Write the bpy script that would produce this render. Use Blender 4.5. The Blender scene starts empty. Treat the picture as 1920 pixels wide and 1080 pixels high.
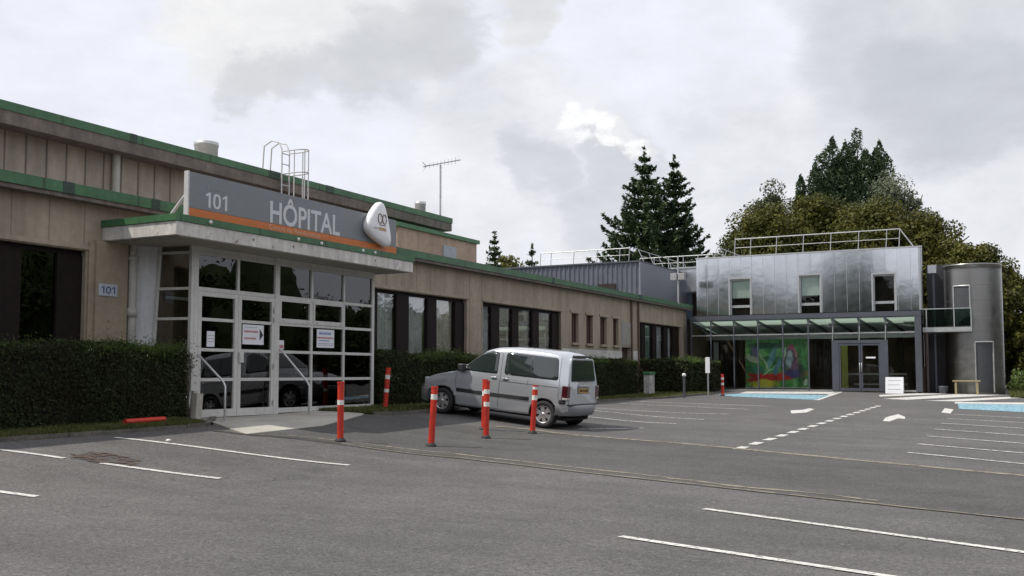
import bpy, bmesh, math, random
import numpy as np
from mathutils import Vector, Matrix
from math import radians as R, sin, cos, pi
random.seed(7)
SC = bpy.context.scene
COL = SC.collection
# ------------------------------------------------------------------ camera
F = 1860.0; YH = 700.0
TH = math.atan(985.0 / F)            # camera heading left of the facade direction (+Y)
PITCH = math.atan(122.0 / F)
CAMZ = 1.65
cam_d = bpy.data.cameras.new('camera'); cam = bpy.data.objects.new('camera', cam_d); COL.objects.link(cam)
cam_d.sensor_width = 36.0; cam_d.lens = F / 1920 * 36.0; cam_d.shift_y = 38.0 / 1920; cam_d.clip_end = 3000; cam_d.clip_start = 0.1
cam.location = (0, 0, CAMZ); cam.rotation_euler = (R(90) + PITCH, 0, TH)
SC.camera = cam
# ------------------------------------------------------------------ light
SUN_EL, SUN_P, SUN_Y = R(54), 0.80, -0.60          # sun stands behind the old building, a little to the viewer's side
sdir = Vector((-SUN_P * cos(SUN_EL), SUN_Y * cos(SUN_EL), sin(SUN_EL))).normalized()
sl = bpy.data.lights.new('sun', 'SUN'); sl.energy = 3.7; sl.angle = R(0.6); sl.color = (1.0, 0.95, 0.87)
so = bpy.data.objects.new('sun', sl); COL.objects.link(so); so.rotation_euler = sdir.to_track_quat('Z', 'Y').to_euler()
so.location = (0, 0, 30)
SC.view_settings.view_transform = 'Standard'; SC.view_settings.look = 'None'; SC.view_settings.gamma = 1.0
SC.view_settings.exposure = 0.0

FWD = Vector((-sin(TH), cos(TH), 0)); RGT = Vector((cos(TH), sin(TH), 0)); UP = Vector((0, 0, 1))
cf = FWD * cos(PITCH) + UP * sin(PITCH); cu = UP * cos(PITCH) - FWD * sin(PITCH)
def ray(u, v):
    return (cf * F + RGT * (u - 960) + cu * -(v - 540 - 38)).normalized()

# ------------------------------------------------------------------ world: sky with clouds
W = bpy.data.worlds.new('World'); SC.world = W; W.use_nodes = True
nt = W.node_tree; nt.nodes.clear()
def N(t, **k):
    n = nt.nodes.new(t)
    for a, b in k.items(): setattr(n, a, b)
    return n
def L(a, b): nt.links.new(a, b)
def mth(op, a, b=None, c=None, clamp=False):
    n = N('ShaderNodeMath', operation=op); n.use_clamp = clamp
    for i, x in enumerate((a, b, c)):
        if x is None: continue
        if isinstance(x, (int, float)): n.inputs[i].default_value = x
        else: L(x, n.inputs[i])
    return n.outputs[0]
tc = N('ShaderNodeTexCoord')
def wnoise(scale, detail=6, rough=.55, dist=0.0, off=(0, 0, 0), zs=1.8):
    mp = N('ShaderNodeMapping'); mp.inputs['Location'].default_value = off; mp.inputs['Scale'].default_value = (1, 1, zs)
    L(tc.outputs['Generated'], mp.inputs['Vector'])
    n = N('ShaderNodeTexNoise'); n.inputs['Scale'].default_value = scale; n.inputs['Detail'].default_value = detail
    n.inputs['Roughness'].default_value = rough; n.inputs['Distortion'].default_value = dist
    L(mp.outputs[0], n.inputs['Vector']); return n
n1 = wnoise(5, 9, .6, .2); n2 = wnoise(11, 8, .6, .0, (3, 1, 2)); n3 = wnoise(2.2, 4, .5, .1, (7, 2, 5))
# warped direction for the cloud masses
sub = N('ShaderNodeVectorMath', operation='SUBTRACT'); L(n1.outputs['Color'], sub.inputs[0]); sub.inputs[1].default_value = (.5, .5, .5)
scl = N('ShaderNodeVectorMath', operation='SCALE'); L(sub.outputs[0], scl.inputs[0]); scl.inputs['Scale'].default_value = .13
sub2 = N('ShaderNodeVectorMath', operation='SUBTRACT'); L(n2.outputs['Color'], sub2.inputs[0]); sub2.inputs[1].default_value = (.5, .5, .5)
scl2 = N('ShaderNodeVectorMath', operation='SCALE'); L(sub2.outputs[0], scl2.inputs[0]); scl2.inputs['Scale'].default_value = .075
ad = N('ShaderNodeVectorMath', operation='ADD'); L(tc.outputs['Generated'], ad.inputs[0]); L(scl.outputs[0], ad.inputs[1])
ad2 = N('ShaderNodeVectorMath', operation='ADD'); L(ad.outputs[0], ad2.inputs[0]); L(scl2.outputs[0], ad2.inputs[1])
nrm = N('ShaderNodeVectorMath', operation='NORMALIZE'); L(ad2.outputs[0], nrm.inputs[0])
def blob(u, v, r0, r1):
    d = ray(u, v)
    dp = N('ShaderNodeVectorMath', operation='DOT_PRODUCT'); L(nrm.outputs[0], dp.inputs[0]); dp.inputs[1].default_value = d
    mr = N('ShaderNodeMapRange', interpolation_type='SMOOTHERSTEP')
    mr.inputs['From Min'].default_value = cos(r1 / F); mr.inputs['From Max'].default_value = cos(r0 / F)
    L(dp.outputs['Value'], mr.inputs['Value']); return mr.outputs[0]
def union(bl):
    a = bl[0]
    for b in bl[1:]: a = mth('MAXIMUM', a, b)
    return a
dark = union([blob(520, 30, 60, 190), blob(660, 30, 60, 190), blob(430, 30, 30, 150), blob(770, 40, 10, 150), blob(960, 10, 10, 90)])
under = union([blob(470, 125, 6, 80), blob(560, 140, 14, 90), blob(650, 135, 14, 95), blob(730, 105, 20, 120), blob(800, 60, 10, 120)])
under2 = union([blob(1790, 205, 40, 150), blob(1870, 170, 20, 150), blob(1700, 150, 10, 120), blob(1020, 330, 0, 90), blob(1150, 300, 0, 90), blob(1130, 420, 0, 130)])
rightc = union([blob(1760, 40, 120, 330), blob(1890, 130, 40, 190), blob(1640, 90, 10, 150), blob(1800, 190, 10, 130)])
low = union([blob(900, 250, 20, 200), blob(980, 170, 10, 130), blob(1060, 330, 20, 240), blob(860, 400, 20, 190), blob(1400, 330, 10, 260), blob(1850, 380, 20, 260)])
bright = union([blob(1080, 236, 10, 40), blob(1108, 246, 8, 36), blob(1148, 252, 10, 40), blob(1178, 272, 4, 34)])
n4 = wnoise(26, 6, .6, 0, (1, 4, 2)); n5 = wnoise(7, 8, .62, .3, (9, 4, 1))
def cloud(mask, edge, nz):      # wispy edge: mask eroded by noise
    a = mth('MULTIPLY_ADD', nz, edge, mask); a = mth('SUBTRACT', a, edge * .5)
    mr = N('ShaderNodeMapRange', interpolation_type='SMOOTHSTEP'); mr.inputs['From Min'].default_value = .1; mr.inputs['From Max'].default_value = .95
    L(a, mr.inputs['Value']); return mr.outputs[0]
dk = cloud(dark, .5, n5.outputs['Fac']); rc = cloud(rightc, .6, n5.outputs['Fac']); lw = cloud(low, .8, n5.outputs['Fac'])
def soft(mask, edge):
    a = mth('MULTIPLY_ADD', n5.outputs['Fac'], edge, mask); a = mth('SUBTRACT', a, edge * .5)
    mr = N('ShaderNodeMapRange', interpolation_type='SMOOTHSTEP'); mr.inputs['From Min'].default_value = -.1; mr.inputs['From Max'].default_value = 1.25
    L(a, mr.inputs['Value']); return mr.outputs[0]
def mixc(f, c1, c2):
    m = N('ShaderNodeMixRGB'); 
    if isinstance(f, (int, float)): m.inputs[0].default_value = f
    else: L(f, m.inputs[0])
    for i, c in ((1, c1), (2, c2)):
        if isinstance(c, tuple): m.inputs[i].default_value = (*c, 1)
        else: L(c, m.inputs[i])
    return m.outputs[0]
sky = N('ShaderNodeTexSky', sky_type='NISHITA'); sky.sun_disc = False; sky.sun_elevation = SUN_EL
sky.sun_rotation = math.atan2(sdir.x, sdir.y); sky.dust_density = 2.0
skyc = N('ShaderNodeVectorMath', operation='SCALE'); L(sky.outputs[0], skyc.inputs[0]); skyc.inputs['Scale'].default_value = 0.09
veil = mixc(n3.outputs['Fac'], (.87, .885, .985), (.90, .91, .985))
base = mixc(.06, veil, skyc.outputs[0])
tex = N('ShaderNodeMapRange'); tex.inputs['From Min'].default_value = .3; tex.inputs['From Max'].default_value = .7; L(n5.outputs['Fac'], tex.inputs['Value'])
tex2 = N('ShaderNodeMapRange'); tex2.inputs['From Min'].default_value = .25; tex2.inputs['From Max'].default_value = .75; L(n1.outputs['Fac'], tex2.inputs['Value'])
c1 = mixc(mth('MULTIPLY', lw, .8), base, mixc(tex.outputs[0], (.67, .69, .73), (.93, .935, .96)))
c2 = mixc(mth('MULTIPLY', rc, .92), c1, mixc(tex2.outputs[0], (.54, .565, .61), (.77, .785, .81)))
c3 = mixc(mth('MULTIPLY', dk, .92), c2, mixc(tex2.outputs[0], (.66, .68, .71), (.93, .925, .92)))
c3 = mixc(mth('MULTIPLY', soft(under, .6), .55), c3, (.52, .54, .59))
c3 = mixc(mth('MULTIPLY', soft(under2, .6), .60), c3, (.53, .55, .61))
brm = N('ShaderNodeMapRange', interpolation_type='SMOOTHSTEP'); brm.inputs['From Min'].default_value = .42; brm.inputs['From Max'].default_value = .60; L(n4.outputs['Fac'], brm.inputs['Value'])
c4 = mixc(mth('MULTIPLY', bright, mth('MULTIPLY_ADD', brm.outputs[0], .6, .4, True)), c3, (1.02, 1.02, 1.02))
rip = N('ShaderNodeMapRange'); rip.inputs['From Min'].default_value = .3; rip.inputs['From Max'].default_value = .7; rip.inputs['To Min'].default_value = .96; rip.inputs['To Max'].default_value = 1.09; L(wnoise(9, 10, .68, .15, (5, 5, 1), 2.4).outputs['Fac'], rip.inputs['Value'])
c5 = N('ShaderNodeVectorMath', operation='SCALE'); L(c4, c5.inputs[0]); L(rip.outputs[0], c5.inputs['Scale'])
bg = N('ShaderNodeBackground'); L(c5.outputs[0], bg.inputs[0]); bg.inputs[1].default_value = 1.0
wo = N('ShaderNodeOutputWorld'); L(bg.outputs[0], wo.inputs[0])

# ------------------------------------------------------------------ terrain
def sst(x, a, b):
    t = min(1, max(0, (x - a) / (b - a))); return t * t * (3 - 2 * t)
def gz(x, y):
    p = -x
    pc = max(-40, min(22, p)); yc = min(60, max(-30, y))
    z = .0155 * pc + .0156 * yc
    z += .33 * sst(p, 8.0, 13.4) * (1 - sst(y, 20, 31))
    return z
def on_ground(u, v, dz=0.0):
    d = ray(u, v); t = 1.0
    for k in range(4000):
        t2 = t * 1.004 + .01
        q = Vector((0, 0, CAMZ)) + d * t2
        if q.z < gz(q.x, q.y): break
        t = t2
    a, b = t, t2
    for k in range(30):
        m = (a + b) / 2; q = Vector((0, 0, CAMZ)) + d * m
        if q.z < gz(q.x, q.y): b = m
        else: a = m
    return Vector((q.x, q.y, gz(q.x, q.y) + dz))
def on_x(u, v, x):
    d = ray(u, v); t = x / d.x; return Vector((0, 0, CAMZ)) + d * t
def on_y(u, v, y):
    d = ray(u, v); t = y / d.y; return Vector((0, 0, CAMZ)) + d * t

# ------------------------------------------------------------------ mesh helpers
def world_loc(o):
    v = Vector((0, 0, 0))
    while o is not None: v = v + o.location; o = o.parent
    return v
class MB:
    def __init__(s): s.v = []; s.f = []; s.sm = []
    def add(s, vs, fs, smooth=False):
        b = len(s.v); s.v += [tuple(p) for p in vs]; s.f += [tuple(i + b for i in f) for f in fs]; s.sm += [smooth] * len(fs); return s
    def box(s, x0, x1, y0, y1, z0, z1):
        if x0 > x1: x0, x1 = x1, x0
        if y0 > y1: y0, y1 = y1, y0
        vs = [(x, y, z) for z in (z0, z1) for y in (y0, y1) for x in (x0, x1)]
        return s.add(vs, [(0, 2, 3, 1), (4, 5, 7, 6), (0, 1, 5, 4), (2, 6, 7, 3), (0, 4, 6, 2), (1, 3, 7, 5)])
    def bbox(s, x0, x1, y0, y1, z0, z1, b=.01):      # box with chamfered edges
        if x0 > x1: x0, x1 = x1, x0
        if y0 > y1: y0, y1 = y1, y0
        bm = bmesh.new(); bmesh.ops.create_cube(bm, size=1)
        for v in bm.verts:
            v.co = Vector(((x0 + x1) / 2 + v.co.x * (x1 - x0), (y0 + y1) / 2 + v.co.y * (y1 - y0), (z0 + z1) / 2 + v.co.z * (z1 - z0)))
        bmesh.ops.bevel(bm, geom=list(bm.edges), offset=b, segments=2, affect='EDGES', profile=.5)
        bm.verts.index_update()
        s.add([v.co.copy() for v in bm.verts], [[v.index for v in f.verts] for f in bm.faces]); bm.free(); return s
    def quad(s, a, b, c, d): return s.add([a, b, c, d], [(0, 1, 2, 3)])
    def beam(s, a, b, w, h, up=(0, 0, 1)):          # rectangular bar from a to b
        a = Vector(a); b = Vector(b); d = (b - a).normalized(); u = Vector(up)
        sd = d.cross(u)
        if sd.length < 1e-4: sd = d.cross(Vector((1, 0, 0)))
        sd.normalize(); uu = sd.cross(d).normalized()
        vs = [p + sd * (i * w / 2) + uu * (j * h / 2) for p in (a, b) for i, j in ((-1, -1), (1, -1), (1, 1), (-1, 1))]
        return s.add(vs, [(0, 3, 2, 1), (4, 5, 6, 7), (0, 1, 5, 4), (1, 2, 6, 5), (2, 3, 7, 6), (3, 0, 4, 7)])
    def tube(s, pts, r, n=8, cap=True, r2=None):
        pts = [Vector(p) for p in pts]; rings = []
        prev = None
        for i, p in enumerate(pts):
            d = (pts[min(i + 1, len(pts) - 1)] - pts[max(i - 1, 0)]).normalized()
            if prev is None:
                a = d.cross(Vector((0, 0, 1)))
                if a.length < 1e-3: a = d.cross(Vector((1, 0, 0)))
            else: a = prev - d * prev.dot(d)
            a.normalize(); prev = a; b = d.cross(a)
            rr = r if r2 is None else r + (r2 - r) * i / (len(pts) - 1)
            rings.append([p + (a * cos(2 * pi * k / n) + b * sin(2 * pi * k / n)) * rr for k in range(n)])
        vs = [q for g in rings for q in g]; fs = []
        for i in range(len(pts) - 1):
            for k in range(n):
                k2 = (k + 1) % n; fs.append((i * n + k, i * n + k2, (i + 1) * n + k2, (i + 1) * n + k))
        s.add(vs, fs, True)
        if cap: s.add(rings[0], [tuple(reversed(range(n)))]); s.add(rings[-1], [tuple(range(n))])
        return s
    def lathe(s, c, prof, n=24, axis='z', smooth=True):   # profile of (r, h)
        c = Vector(c); vs = []; fs = []
        for r, h in prof:
            for k in range(n):
                a = 2 * pi * k / n
                if axis == 'z': vs.append(c + Vector((r * cos(a), r * sin(a), h)))
                elif axis == 'y': vs.append(c + Vector((r * cos(a), h, r * sin(a))))
                else: vs.append(c + Vector((h, r * cos(a), r * sin(a))))
        for i in range(len(prof) - 1):
            for k in range(n):
                k2 = (k + 1) % n; fs.append((i * n + k, i * n + k2, (i + 1) * n + k2, (i + 1) * n + k))
        return s.add(vs, fs, smooth)
    def prism(s, poly, ax, t0, t1):                 # polygon extruded along axis: ax='x' poly=(y,z); 'y' (x,z); 'z' (x,y)
        def P(a, b, t): return {'x': (t, a, b), 'y': (a, t, b), 'z': (a, b, t)}[ax]
        n = len(poly); vs = [P(a, b, t0) for a, b in poly] + [P(a, b, t1) for a, b in poly]
        fs = [tuple(range(n)), tuple(reversed(range(n, 2 * n)))] + [(i, i + n, (i + 1) % n + n, (i + 1) % n) for i in range(n)]
        return s.add(vs, fs)
    def build(s, name, mat, parent=None, loc=None, fix=True):
        me = bpy.data.meshes.new(name)
        o = bpy.data.objects.new(name, me); COL.objects.link(o)
        if parent is not None: o.parent = parent; org = world_loc(parent)
        else:
            if loc is None:
                a = np.array(s.v); mn = a.min(0); mx = a.max(0); loc = ((mn[0] + mx[0]) / 2, (mn[1] + mx[1]) / 2, mn[2])
            o.location = loc; org = Vector(loc)
        a = np.array(s.v, dtype=float) - np.array(org)
        me.from_pydata(a.tolist(), [], s.f)
        me.polygons.foreach_set('use_smooth', s.sm)
        if fix:
            bm = bmesh.new(); bm.from_mesh(me); bmesh.ops.recalc_face_normals(bm, faces=list(bm.faces)); bm.to_mesh(me); bm.free()
        me.materials.append(mat); me.update(); return o
def split_build(mb, name, mat, parent):
    """every loose piece of the collected shape becomes a mesh of its own"""
    par = list(range(len(mb.v)))
    def find(a):
        while par[a] != a: par[a] = par[par[a]]; a = par[a]
        return a
    for f in mb.f:
        for i in f[1:]: par[find(i)] = find(f[0])
    groups_ = {}
    for f, sm_ in zip(mb.f, mb.sm): groups_.setdefault(find(f[0]), []).append((f, sm_))
    out = []
    for g_ in groups_.values():
        ids = sorted({i for f, _ in g_ for i in f}); mp = {i: k for k, i in enumerate(ids)}; q_ = MB()
        q_.v = [mb.v[i] for i in ids]; q_.f = [tuple(mp[i] for i in f) for f, _ in g_]; q_.sm = [z for _, z in g_]; out.append(q_.build(name, mat, parent))
    return out
def tag(o, label=None, cat=None, group=None, kind=None):
    if label: o['label'] = label
    if cat: o['category'] = cat
    if group: o['group'] = group
    if kind: o['kind'] = kind
    return o
def empty(name, loc, label=None, cat=None, group=None):
    o = bpy.data.objects.new(name, None); COL.objects.link(o); o.location = loc; o.empty_display_size = .2
    return tag(o, label, cat, group)
def struct(o): o['kind'] = 'structure'; return o
def copy_tree(o, loc=None, parent=None):
    c = o.copy(); COL.objects.link(c)
    if parent is not None: c.parent = parent
    if loc is not None: c.location = loc
    for ch in [q for q in COL.objects if q.parent == o]: copy_tree(ch, None, c)
    return c
def quads_mesh(name, V, mat, parent=None, loc=None):   # V: (n,4,3) array in world coordinates
    n = len(V); me = bpy.data.meshes.new(name); o = bpy.data.objects.new(name, me); COL.objects.link(o)
    if parent is not None: o.parent = parent; org = world_loc(parent)
    else: o.location = loc; org = Vector(loc)
    v = (V.reshape(-1, 3) - np.array(org)).astype(np.float32)
    me.vertices.add(4 * n); me.vertices.foreach_set('co', v.ravel())
    me.loops.add(4 * n); me.loops.foreach_set('vertex_index', np.arange(4 * n, dtype=np.int32))
    me.polygons.add(n); me.polygons.foreach_set('loop_start', np.arange(0, 4 * n, 4, dtype=np.int32)); me.polygons.foreach_set('loop_total', np.full(n, 4, dtype=np.int32))
    me.materials.append(mat); me.update(calc_edges=True); return o
rng = np.random.default_rng(3)
def leaf_quads(C, size, norm=None, spread=1.0, aspect=1.0, sizevar=.35):
    n = len(C); d = rng.normal(size=(n, 3))
    if norm is not None: d = norm + d * spread
    d /= np.linalg.norm(d, axis=1)[:, None] + 1e-9
    a = np.cross(d, rng.normal(size=(n, 3))); a /= np.linalg.norm(a, axis=1)[:, None] + 1e-9
    b = np.cross(d, a); s = (size * (1 + sizevar * rng.normal(size=n)).clip(.35, 2))[:, None]
    a = a * s * .5; b = b * s * .5 * aspect
    return np.stack([C - a * 1.0, C - b * .75, C + a * 1.0, C + b * .75], axis=1)

# ------------------------------------------------------------------ materials
def M(name, col=(.5, .5, .5), rough=.7, metal=0.0, spec=.5, noise=None, bump=None, coat=0, wear=None, streak=None):
    """noise=(scale, strength), bump=(scale, strength, distance), streak=(scale, strength, zstretch)"""
    m = bpy.data.materials.new(name); m.use_nodes = True; t = m.node_tree; b = t.nodes['Principled BSDF']
    b.inputs['Base Color'].default_value = (*col, 1); b.inputs['Roughness'].default_value = rough; b.inputs['Metallic'].default_value = metal
    b.inputs['Specular IOR Level'].default_value = spec; b.inputs['Coat Weight'].default_value = coat
    tcx = t.nodes.new('ShaderNodeTexCoord'); last = None
    def nz(scale, stretch=(1, 1, 1), detail=6, rgh=.6):
        mp = t.nodes.new('ShaderNodeMapping'); mp.inputs['Scale'].default_value = stretch; t.links.new(tcx.outputs['Object'], mp.inputs['Vector'])
        n = t.nodes.new('ShaderNodeTexNoise'); n.inputs['Scale'].default_value = scale; n.inputs['Detail'].default_value = detail; n.inputs['Roughness'].default_value = rgh
        t.links.new(mp.outputs[0], n.inputs['Vector']); return n
    def mul(last, fac, lo, hi, a=.3, c=.7):
        mr = t.nodes.new('ShaderNodeMapRange'); mr.inputs['From Min'].default_value = a; mr.inputs['From Max'].default_value = c
        mr.inputs['To Min'].default_value = lo; mr.inputs['To Max'].default_value = hi; t.links.new(fac, mr.inputs['Value'])
        mx = t.nodes.new('ShaderNodeMixRGB'); mx.blend_type = 'MULTIPLY'; mx.inputs[0].default_value = 1
        if last is None: mx.inputs[1].default_value = (*col, 1)
        else: t.links.new(last, mx.inputs[1])
        t.links.new(mr.outputs[0], mx.inputs[2]); return mx.outputs[0]
    if noise:
        for sc_, st in (noise if isinstance(noise[0], tuple) else (noise,)):
            last = mul(last, nz(sc_).outputs['Fac'], 1 - st, 1 + st)
    if streak:
        sc_, st, zs = streak; last = mul(last, nz(sc_, (1, 1, zs), 5).outputs['Fac'], 1 - st, 1 + st * .5)
    if last is not None: t.links.new(last, b.inputs['Base Color'])
    if bump:
        bu = t.nodes.new('ShaderNodeBump'); bu.inputs['Strength'].default_value = bump[1]; bu.inputs['Distance'].default_value = bump[2]
        t.links.new(nz(bump[0]).outputs['Fac'], bu.inputs['Height']); t.links.new(bu.outputs[0], b.inputs['Normal'])
    m['mul'] = 0
    return m
def add_joints(m, spacing, axis=1, width=.03, strength=.45, z_spacing=None, off=0.0):
    """dark joints between cladding panels, every `spacing` metres along an object axis"""
    t = m.node_tree; b = t.nodes['Principled BSDF']; tcx = t.nodes.new('ShaderNodeTexCoord'); sp = t.nodes.new('ShaderNodeSeparateXYZ'); t.links.new(tcx.outputs['Object'], sp.inputs[0])
    def line(ax, spc, wd, of):
        a = t.nodes.new('ShaderNodeMath'); a.operation = 'MULTIPLY_ADD'; a.inputs[1].default_value = 1 / spc; a.inputs[2].default_value = of; t.links.new(sp.outputs[ax], a.inputs[0])
        f = t.nodes.new('ShaderNodeMath'); f.operation = 'FRACT'; t.links.new(a.outputs[0], f.inputs[0])
        p = t.nodes.new('ShaderNodeMath'); p.operation = 'PINGPONG'; p.inputs[1].default_value = .5; t.links.new(f.outputs[0], p.inputs[0])
        r = t.nodes.new('ShaderNodeMapRange'); r.inputs['From Min'].default_value = wd / spc * .35; r.inputs['From Max'].default_value = wd / spc * .9; r.inputs['To Min'].default_value = 1 - strength; r.inputs['To Max'].default_value = 1; t.links.new(p.outputs[0], r.inputs['Value']); return r.outputs[0]
    val = line(axis, spacing, width, off)
    if z_spacing:
        mm = t.nodes.new('ShaderNodeMath'); mm.operation = 'MULTIPLY'; t.links.new(val, mm.inputs[0]); t.links.new(line(2, z_spacing, width, .3), mm.inputs[1]); val = mm.outputs[0]
    mx = t.nodes.new('ShaderNodeMixRGB'); mx.blend_type = 'MULTIPLY'; mx.inputs[0].default_value = 1
    if b.inputs['Base Color'].is_linked: t.links.new(b.inputs['Base Color'].links[0].from_socket, mx.inputs[1])
    else: mx.inputs[1].default_value = b.inputs['Base Color'].default_value
    t.links.new(val, mx.inputs[2]); t.links.new(mx.outputs[0], b.inputs['Base Color'])
    return m
def glass(name, tint=(.5, .55, .52), base=.07, gain=1.4, rough=.0):
    m = bpy.data.materials.new(name); m.use_nodes = True; t = m.node_tree; t.nodes.clear()
    o = t.nodes.new('ShaderNodeOutputMaterial'); mx = t.nodes.new('ShaderNodeMixShader'); tr = t.nodes.new('ShaderNodeBsdfTransparent'); gl = t.nodes.new('ShaderNodeBsdfGlossy')
    tr.inputs[0].default_value = (*tint, 1); gl.inputs['Roughness'].default_value = rough
    fr = t.nodes.new('ShaderNodeFresnel'); fr.inputs['IOR'].default_value = 1.5
    mm = t.nodes.new('ShaderNodeMath'); mm.operation = 'MULTIPLY_ADD'; mm.use_clamp = True; mm.inputs[1].default_value = gain; mm.inputs[2].default_value = base
    t.links.new(fr.outputs[0], mm.inputs[0]); t.links.new(mm.outputs[0], mx.inputs[0]); t.links.new(tr.outputs[0], mx.inputs[1]); t.links.new(gl.outputs[0], mx.inputs[2])
    n = t.nodes.new('ShaderNodeTexNoise'); n.inputs['Scale'].default_value = 1.3; n.inputs['Detail'].default_value = 1
    tcx = t.nodes.new('ShaderNodeTexCoord'); t.links.new(tcx.outputs['Object'], n.inputs['Vector'])
    bu = t.nodes.new('ShaderNodeBump'); bu.inputs['Strength'].default_value = .06; bu.inputs['Distance'].default_value = .03; t.links.new(n.outputs['Fac'], bu.inputs['Height']); t.links.new(bu.outputs[0], gl.inputs['Normal'])
    t.links.new(mx.outputs[0], o.inputs[0]); return m
def leafmat(name, cols, scale=1.2, rough=.55, trans=.25):
    m = bpy.data.materials.new(name); m.use_nodes = True; t = m.node_tree; b = t.nodes['Principled BSDF']; b.inputs['Roughness'].default_value = rough; b.inputs['Specular IOR Level'].default_value = .25
    tcx = t.nodes.new('ShaderNodeTexCoord'); n = t.nodes.new('ShaderNodeTexNoise'); n.inputs['Scale'].default_value = scale; n.inputs['Detail'].default_value = 3
    t.links.new(tcx.outputs['Object'], n.inputs['Vector']); g = t.nodes.new('ShaderNodeNewGeometry')
    ad_ = t.nodes.new('ShaderNodeMath'); ad_.operation = 'MULTIPLY_ADD'; ad_.inputs[1].default_value = .35; t.links.new(g.outputs['Random Per Island'], ad_.inputs[0])
    ms = t.nodes.new('ShaderNodeMath'); ms.operation = 'MULTIPLY_ADD'; ms.inputs[1].default_value = 1.6; ms.inputs[2].default_value = -.47; t.links.new(n.outputs['Fac'], ms.inputs[0]); t.links.new(ms.outputs[0], ad_.inputs[2])
    cr = t.nodes.new('ShaderNodeValToRGB'); t.links.new(ad_.outputs[0], cr.inputs[0])
    el = cr.color_ramp.elements
    for i, c in enumerate(cols):
        p = i / (len(cols) - 1)
        e = el[0] if i == 0 else (el[1] if i == len(cols) - 1 else el.new(p)); e.position = p; e.color = (*c, 1)
    t.links.new(cr.outputs[0], b.inputs['Base Color'])
    if trans:
        o = t.nodes['Material Output']; mx = t.nodes.new('ShaderNodeMixShader'); mx.inputs[0].default_value = trans; tl = t.nodes.new('ShaderNodeBsdfTranslucent'); t.links.new(cr.outputs[0], tl.inputs[0])
        t.links.new(b.outputs[0], mx.inputs[1]); t.links.new(tl.outputs[0], mx.inputs[2]); t.links.new(mx.outputs[0], o.inputs[0])
    return m

def asphalt(name, c0, c1, grain=90, stain=.22, edge=None):
    m = bpy.data.materials.new(name); m.use_nodes = True; t = m.node_tree; b = t.nodes['Principled BSDF']; b.inputs['Roughness'].default_value = .88; b.inputs['Specular IOR Level'].default_value = .25
    tcx = t.nodes.new('ShaderNodeTexCoord')
    def nz(s, d=4, r=.6, st=(1, 1, 1), dist=0):
        mp = t.nodes.new('ShaderNodeMapping'); mp.inputs['Scale'].default_value = st; t.links.new(tcx.outputs['Object'], mp.inputs['Vector'])
        n = t.nodes.new('ShaderNodeTexNoise'); n.inputs['Scale'].default_value = s; n.inputs['Detail'].default_value = d; n.inputs['Roughness'].default_value = r; n.inputs['Distortion'].default_value = dist; t.links.new(mp.outputs[0], n.inputs['Vector']); return n.outputs['Fac']
    def mr(f, a, c, lo, hi):
        r = t.nodes.new('ShaderNodeMapRange'); r.inputs['From Min'].default_value = a; r.inputs['From Max'].default_value = c; r.inputs['To Min'].default_value = lo; r.inputs['To Max'].default_value = hi; t.links.new(f, r.inputs['Value']); return r.outputs[0]
    def mul(a, bb):
        x = t.nodes.new('ShaderNodeMath'); x.operation = 'MULTIPLY'; t.links.new(a, x.inputs[0]); t.links.new(bb, x.inputs[1]); return x.outputs[0]
    g = mul(mr(nz(grain, 3, .75), .3, .7, .50, 1.50), mr(nz(grain * .4, 3, .6), .3, .7, .78, 1.22))
    st = mul(mr(nz(.5, 8, .62, (1, 1, 1), .6), .3, .7, 1 - stain, 1 + stain * .7), mr(nz(2.6, 6, .65, (1, 1, 1), .4), .3, .7, 1 - stain * .5, 1 + stain * .5))
    vo = t.nodes.new('ShaderNodeTexVoronoi'); vo.inputs['Scale'].default_value = grain * .55; t.links.new(tcx.outputs['Object'], vo.inputs['Vector'])
    spk = mr(vo.outputs['Color'], .8, 1.0, 1.0, 1.35)
    trk = mr(nz(.9, 5, .55, (.25, 2.2, 1), .2), .38, .62, .92, 1.05)
    vs_ = t.nodes.new('ShaderNodeTexVoronoi'); vs_.inputs['Scale'].default_value = .42; dn_ = t.nodes.new('ShaderNodeVectorMath'); nd_ = t.nodes.new('ShaderNodeTexNoise'); nd_.inputs['Scale'].default_value = 3; t.links.new(tcx.outputs['Object'], nd_.inputs['Vector']); t.links.new(tcx.outputs['Object'], dn_.inputs[0])
    sc2_ = t.nodes.new('ShaderNodeVectorMath'); sc2_.operation = 'SCALE'; sc2_.inputs['Scale'].default_value = .35; t.links.new(nd_.outputs['Color'], sc2_.inputs[0]); t.links.new(sc2_.outputs[0], dn_.inputs[1]); t.links.new(dn_.outputs[0], vs_.inputs['Vector'])
    oil = mr(vs_.outputs['Distance'], .04, .16, .80, 1.0)
    tot = mul(mul(mul(mul(g, st), spk), trk), oil)
    cm = t.nodes.new('ShaderNodeMixRGB'); cm.inputs[1].default_value = (*c0, 1); cm.inputs[2].default_value = (*c1, 1); t.links.new(mr(nz(.22, 4), .35, .65, 0, 1), cm.inputs[0])
    mx = t.nodes.new('ShaderNodeMixRGB'); mx.blend_type = 'MULTIPLY'; mx.inputs[0].default_value = 1; t.links.new(cm.outputs[0], mx.inputs[1]); t.links.new(tot, mx.inputs[2]); t.links.new(mx.outputs[0], b.inputs['Base Color'])
    bu = t.nodes.new('ShaderNodeBump'); bu.inputs['Strength'].default_value = .5; bu.inputs['Distance'].default_value = .006; t.links.new(nz(grain, 3, .75), bu.inputs['Height']); t.links.new(bu.outputs[0], b.inputs['Normal'])
    return m
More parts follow.
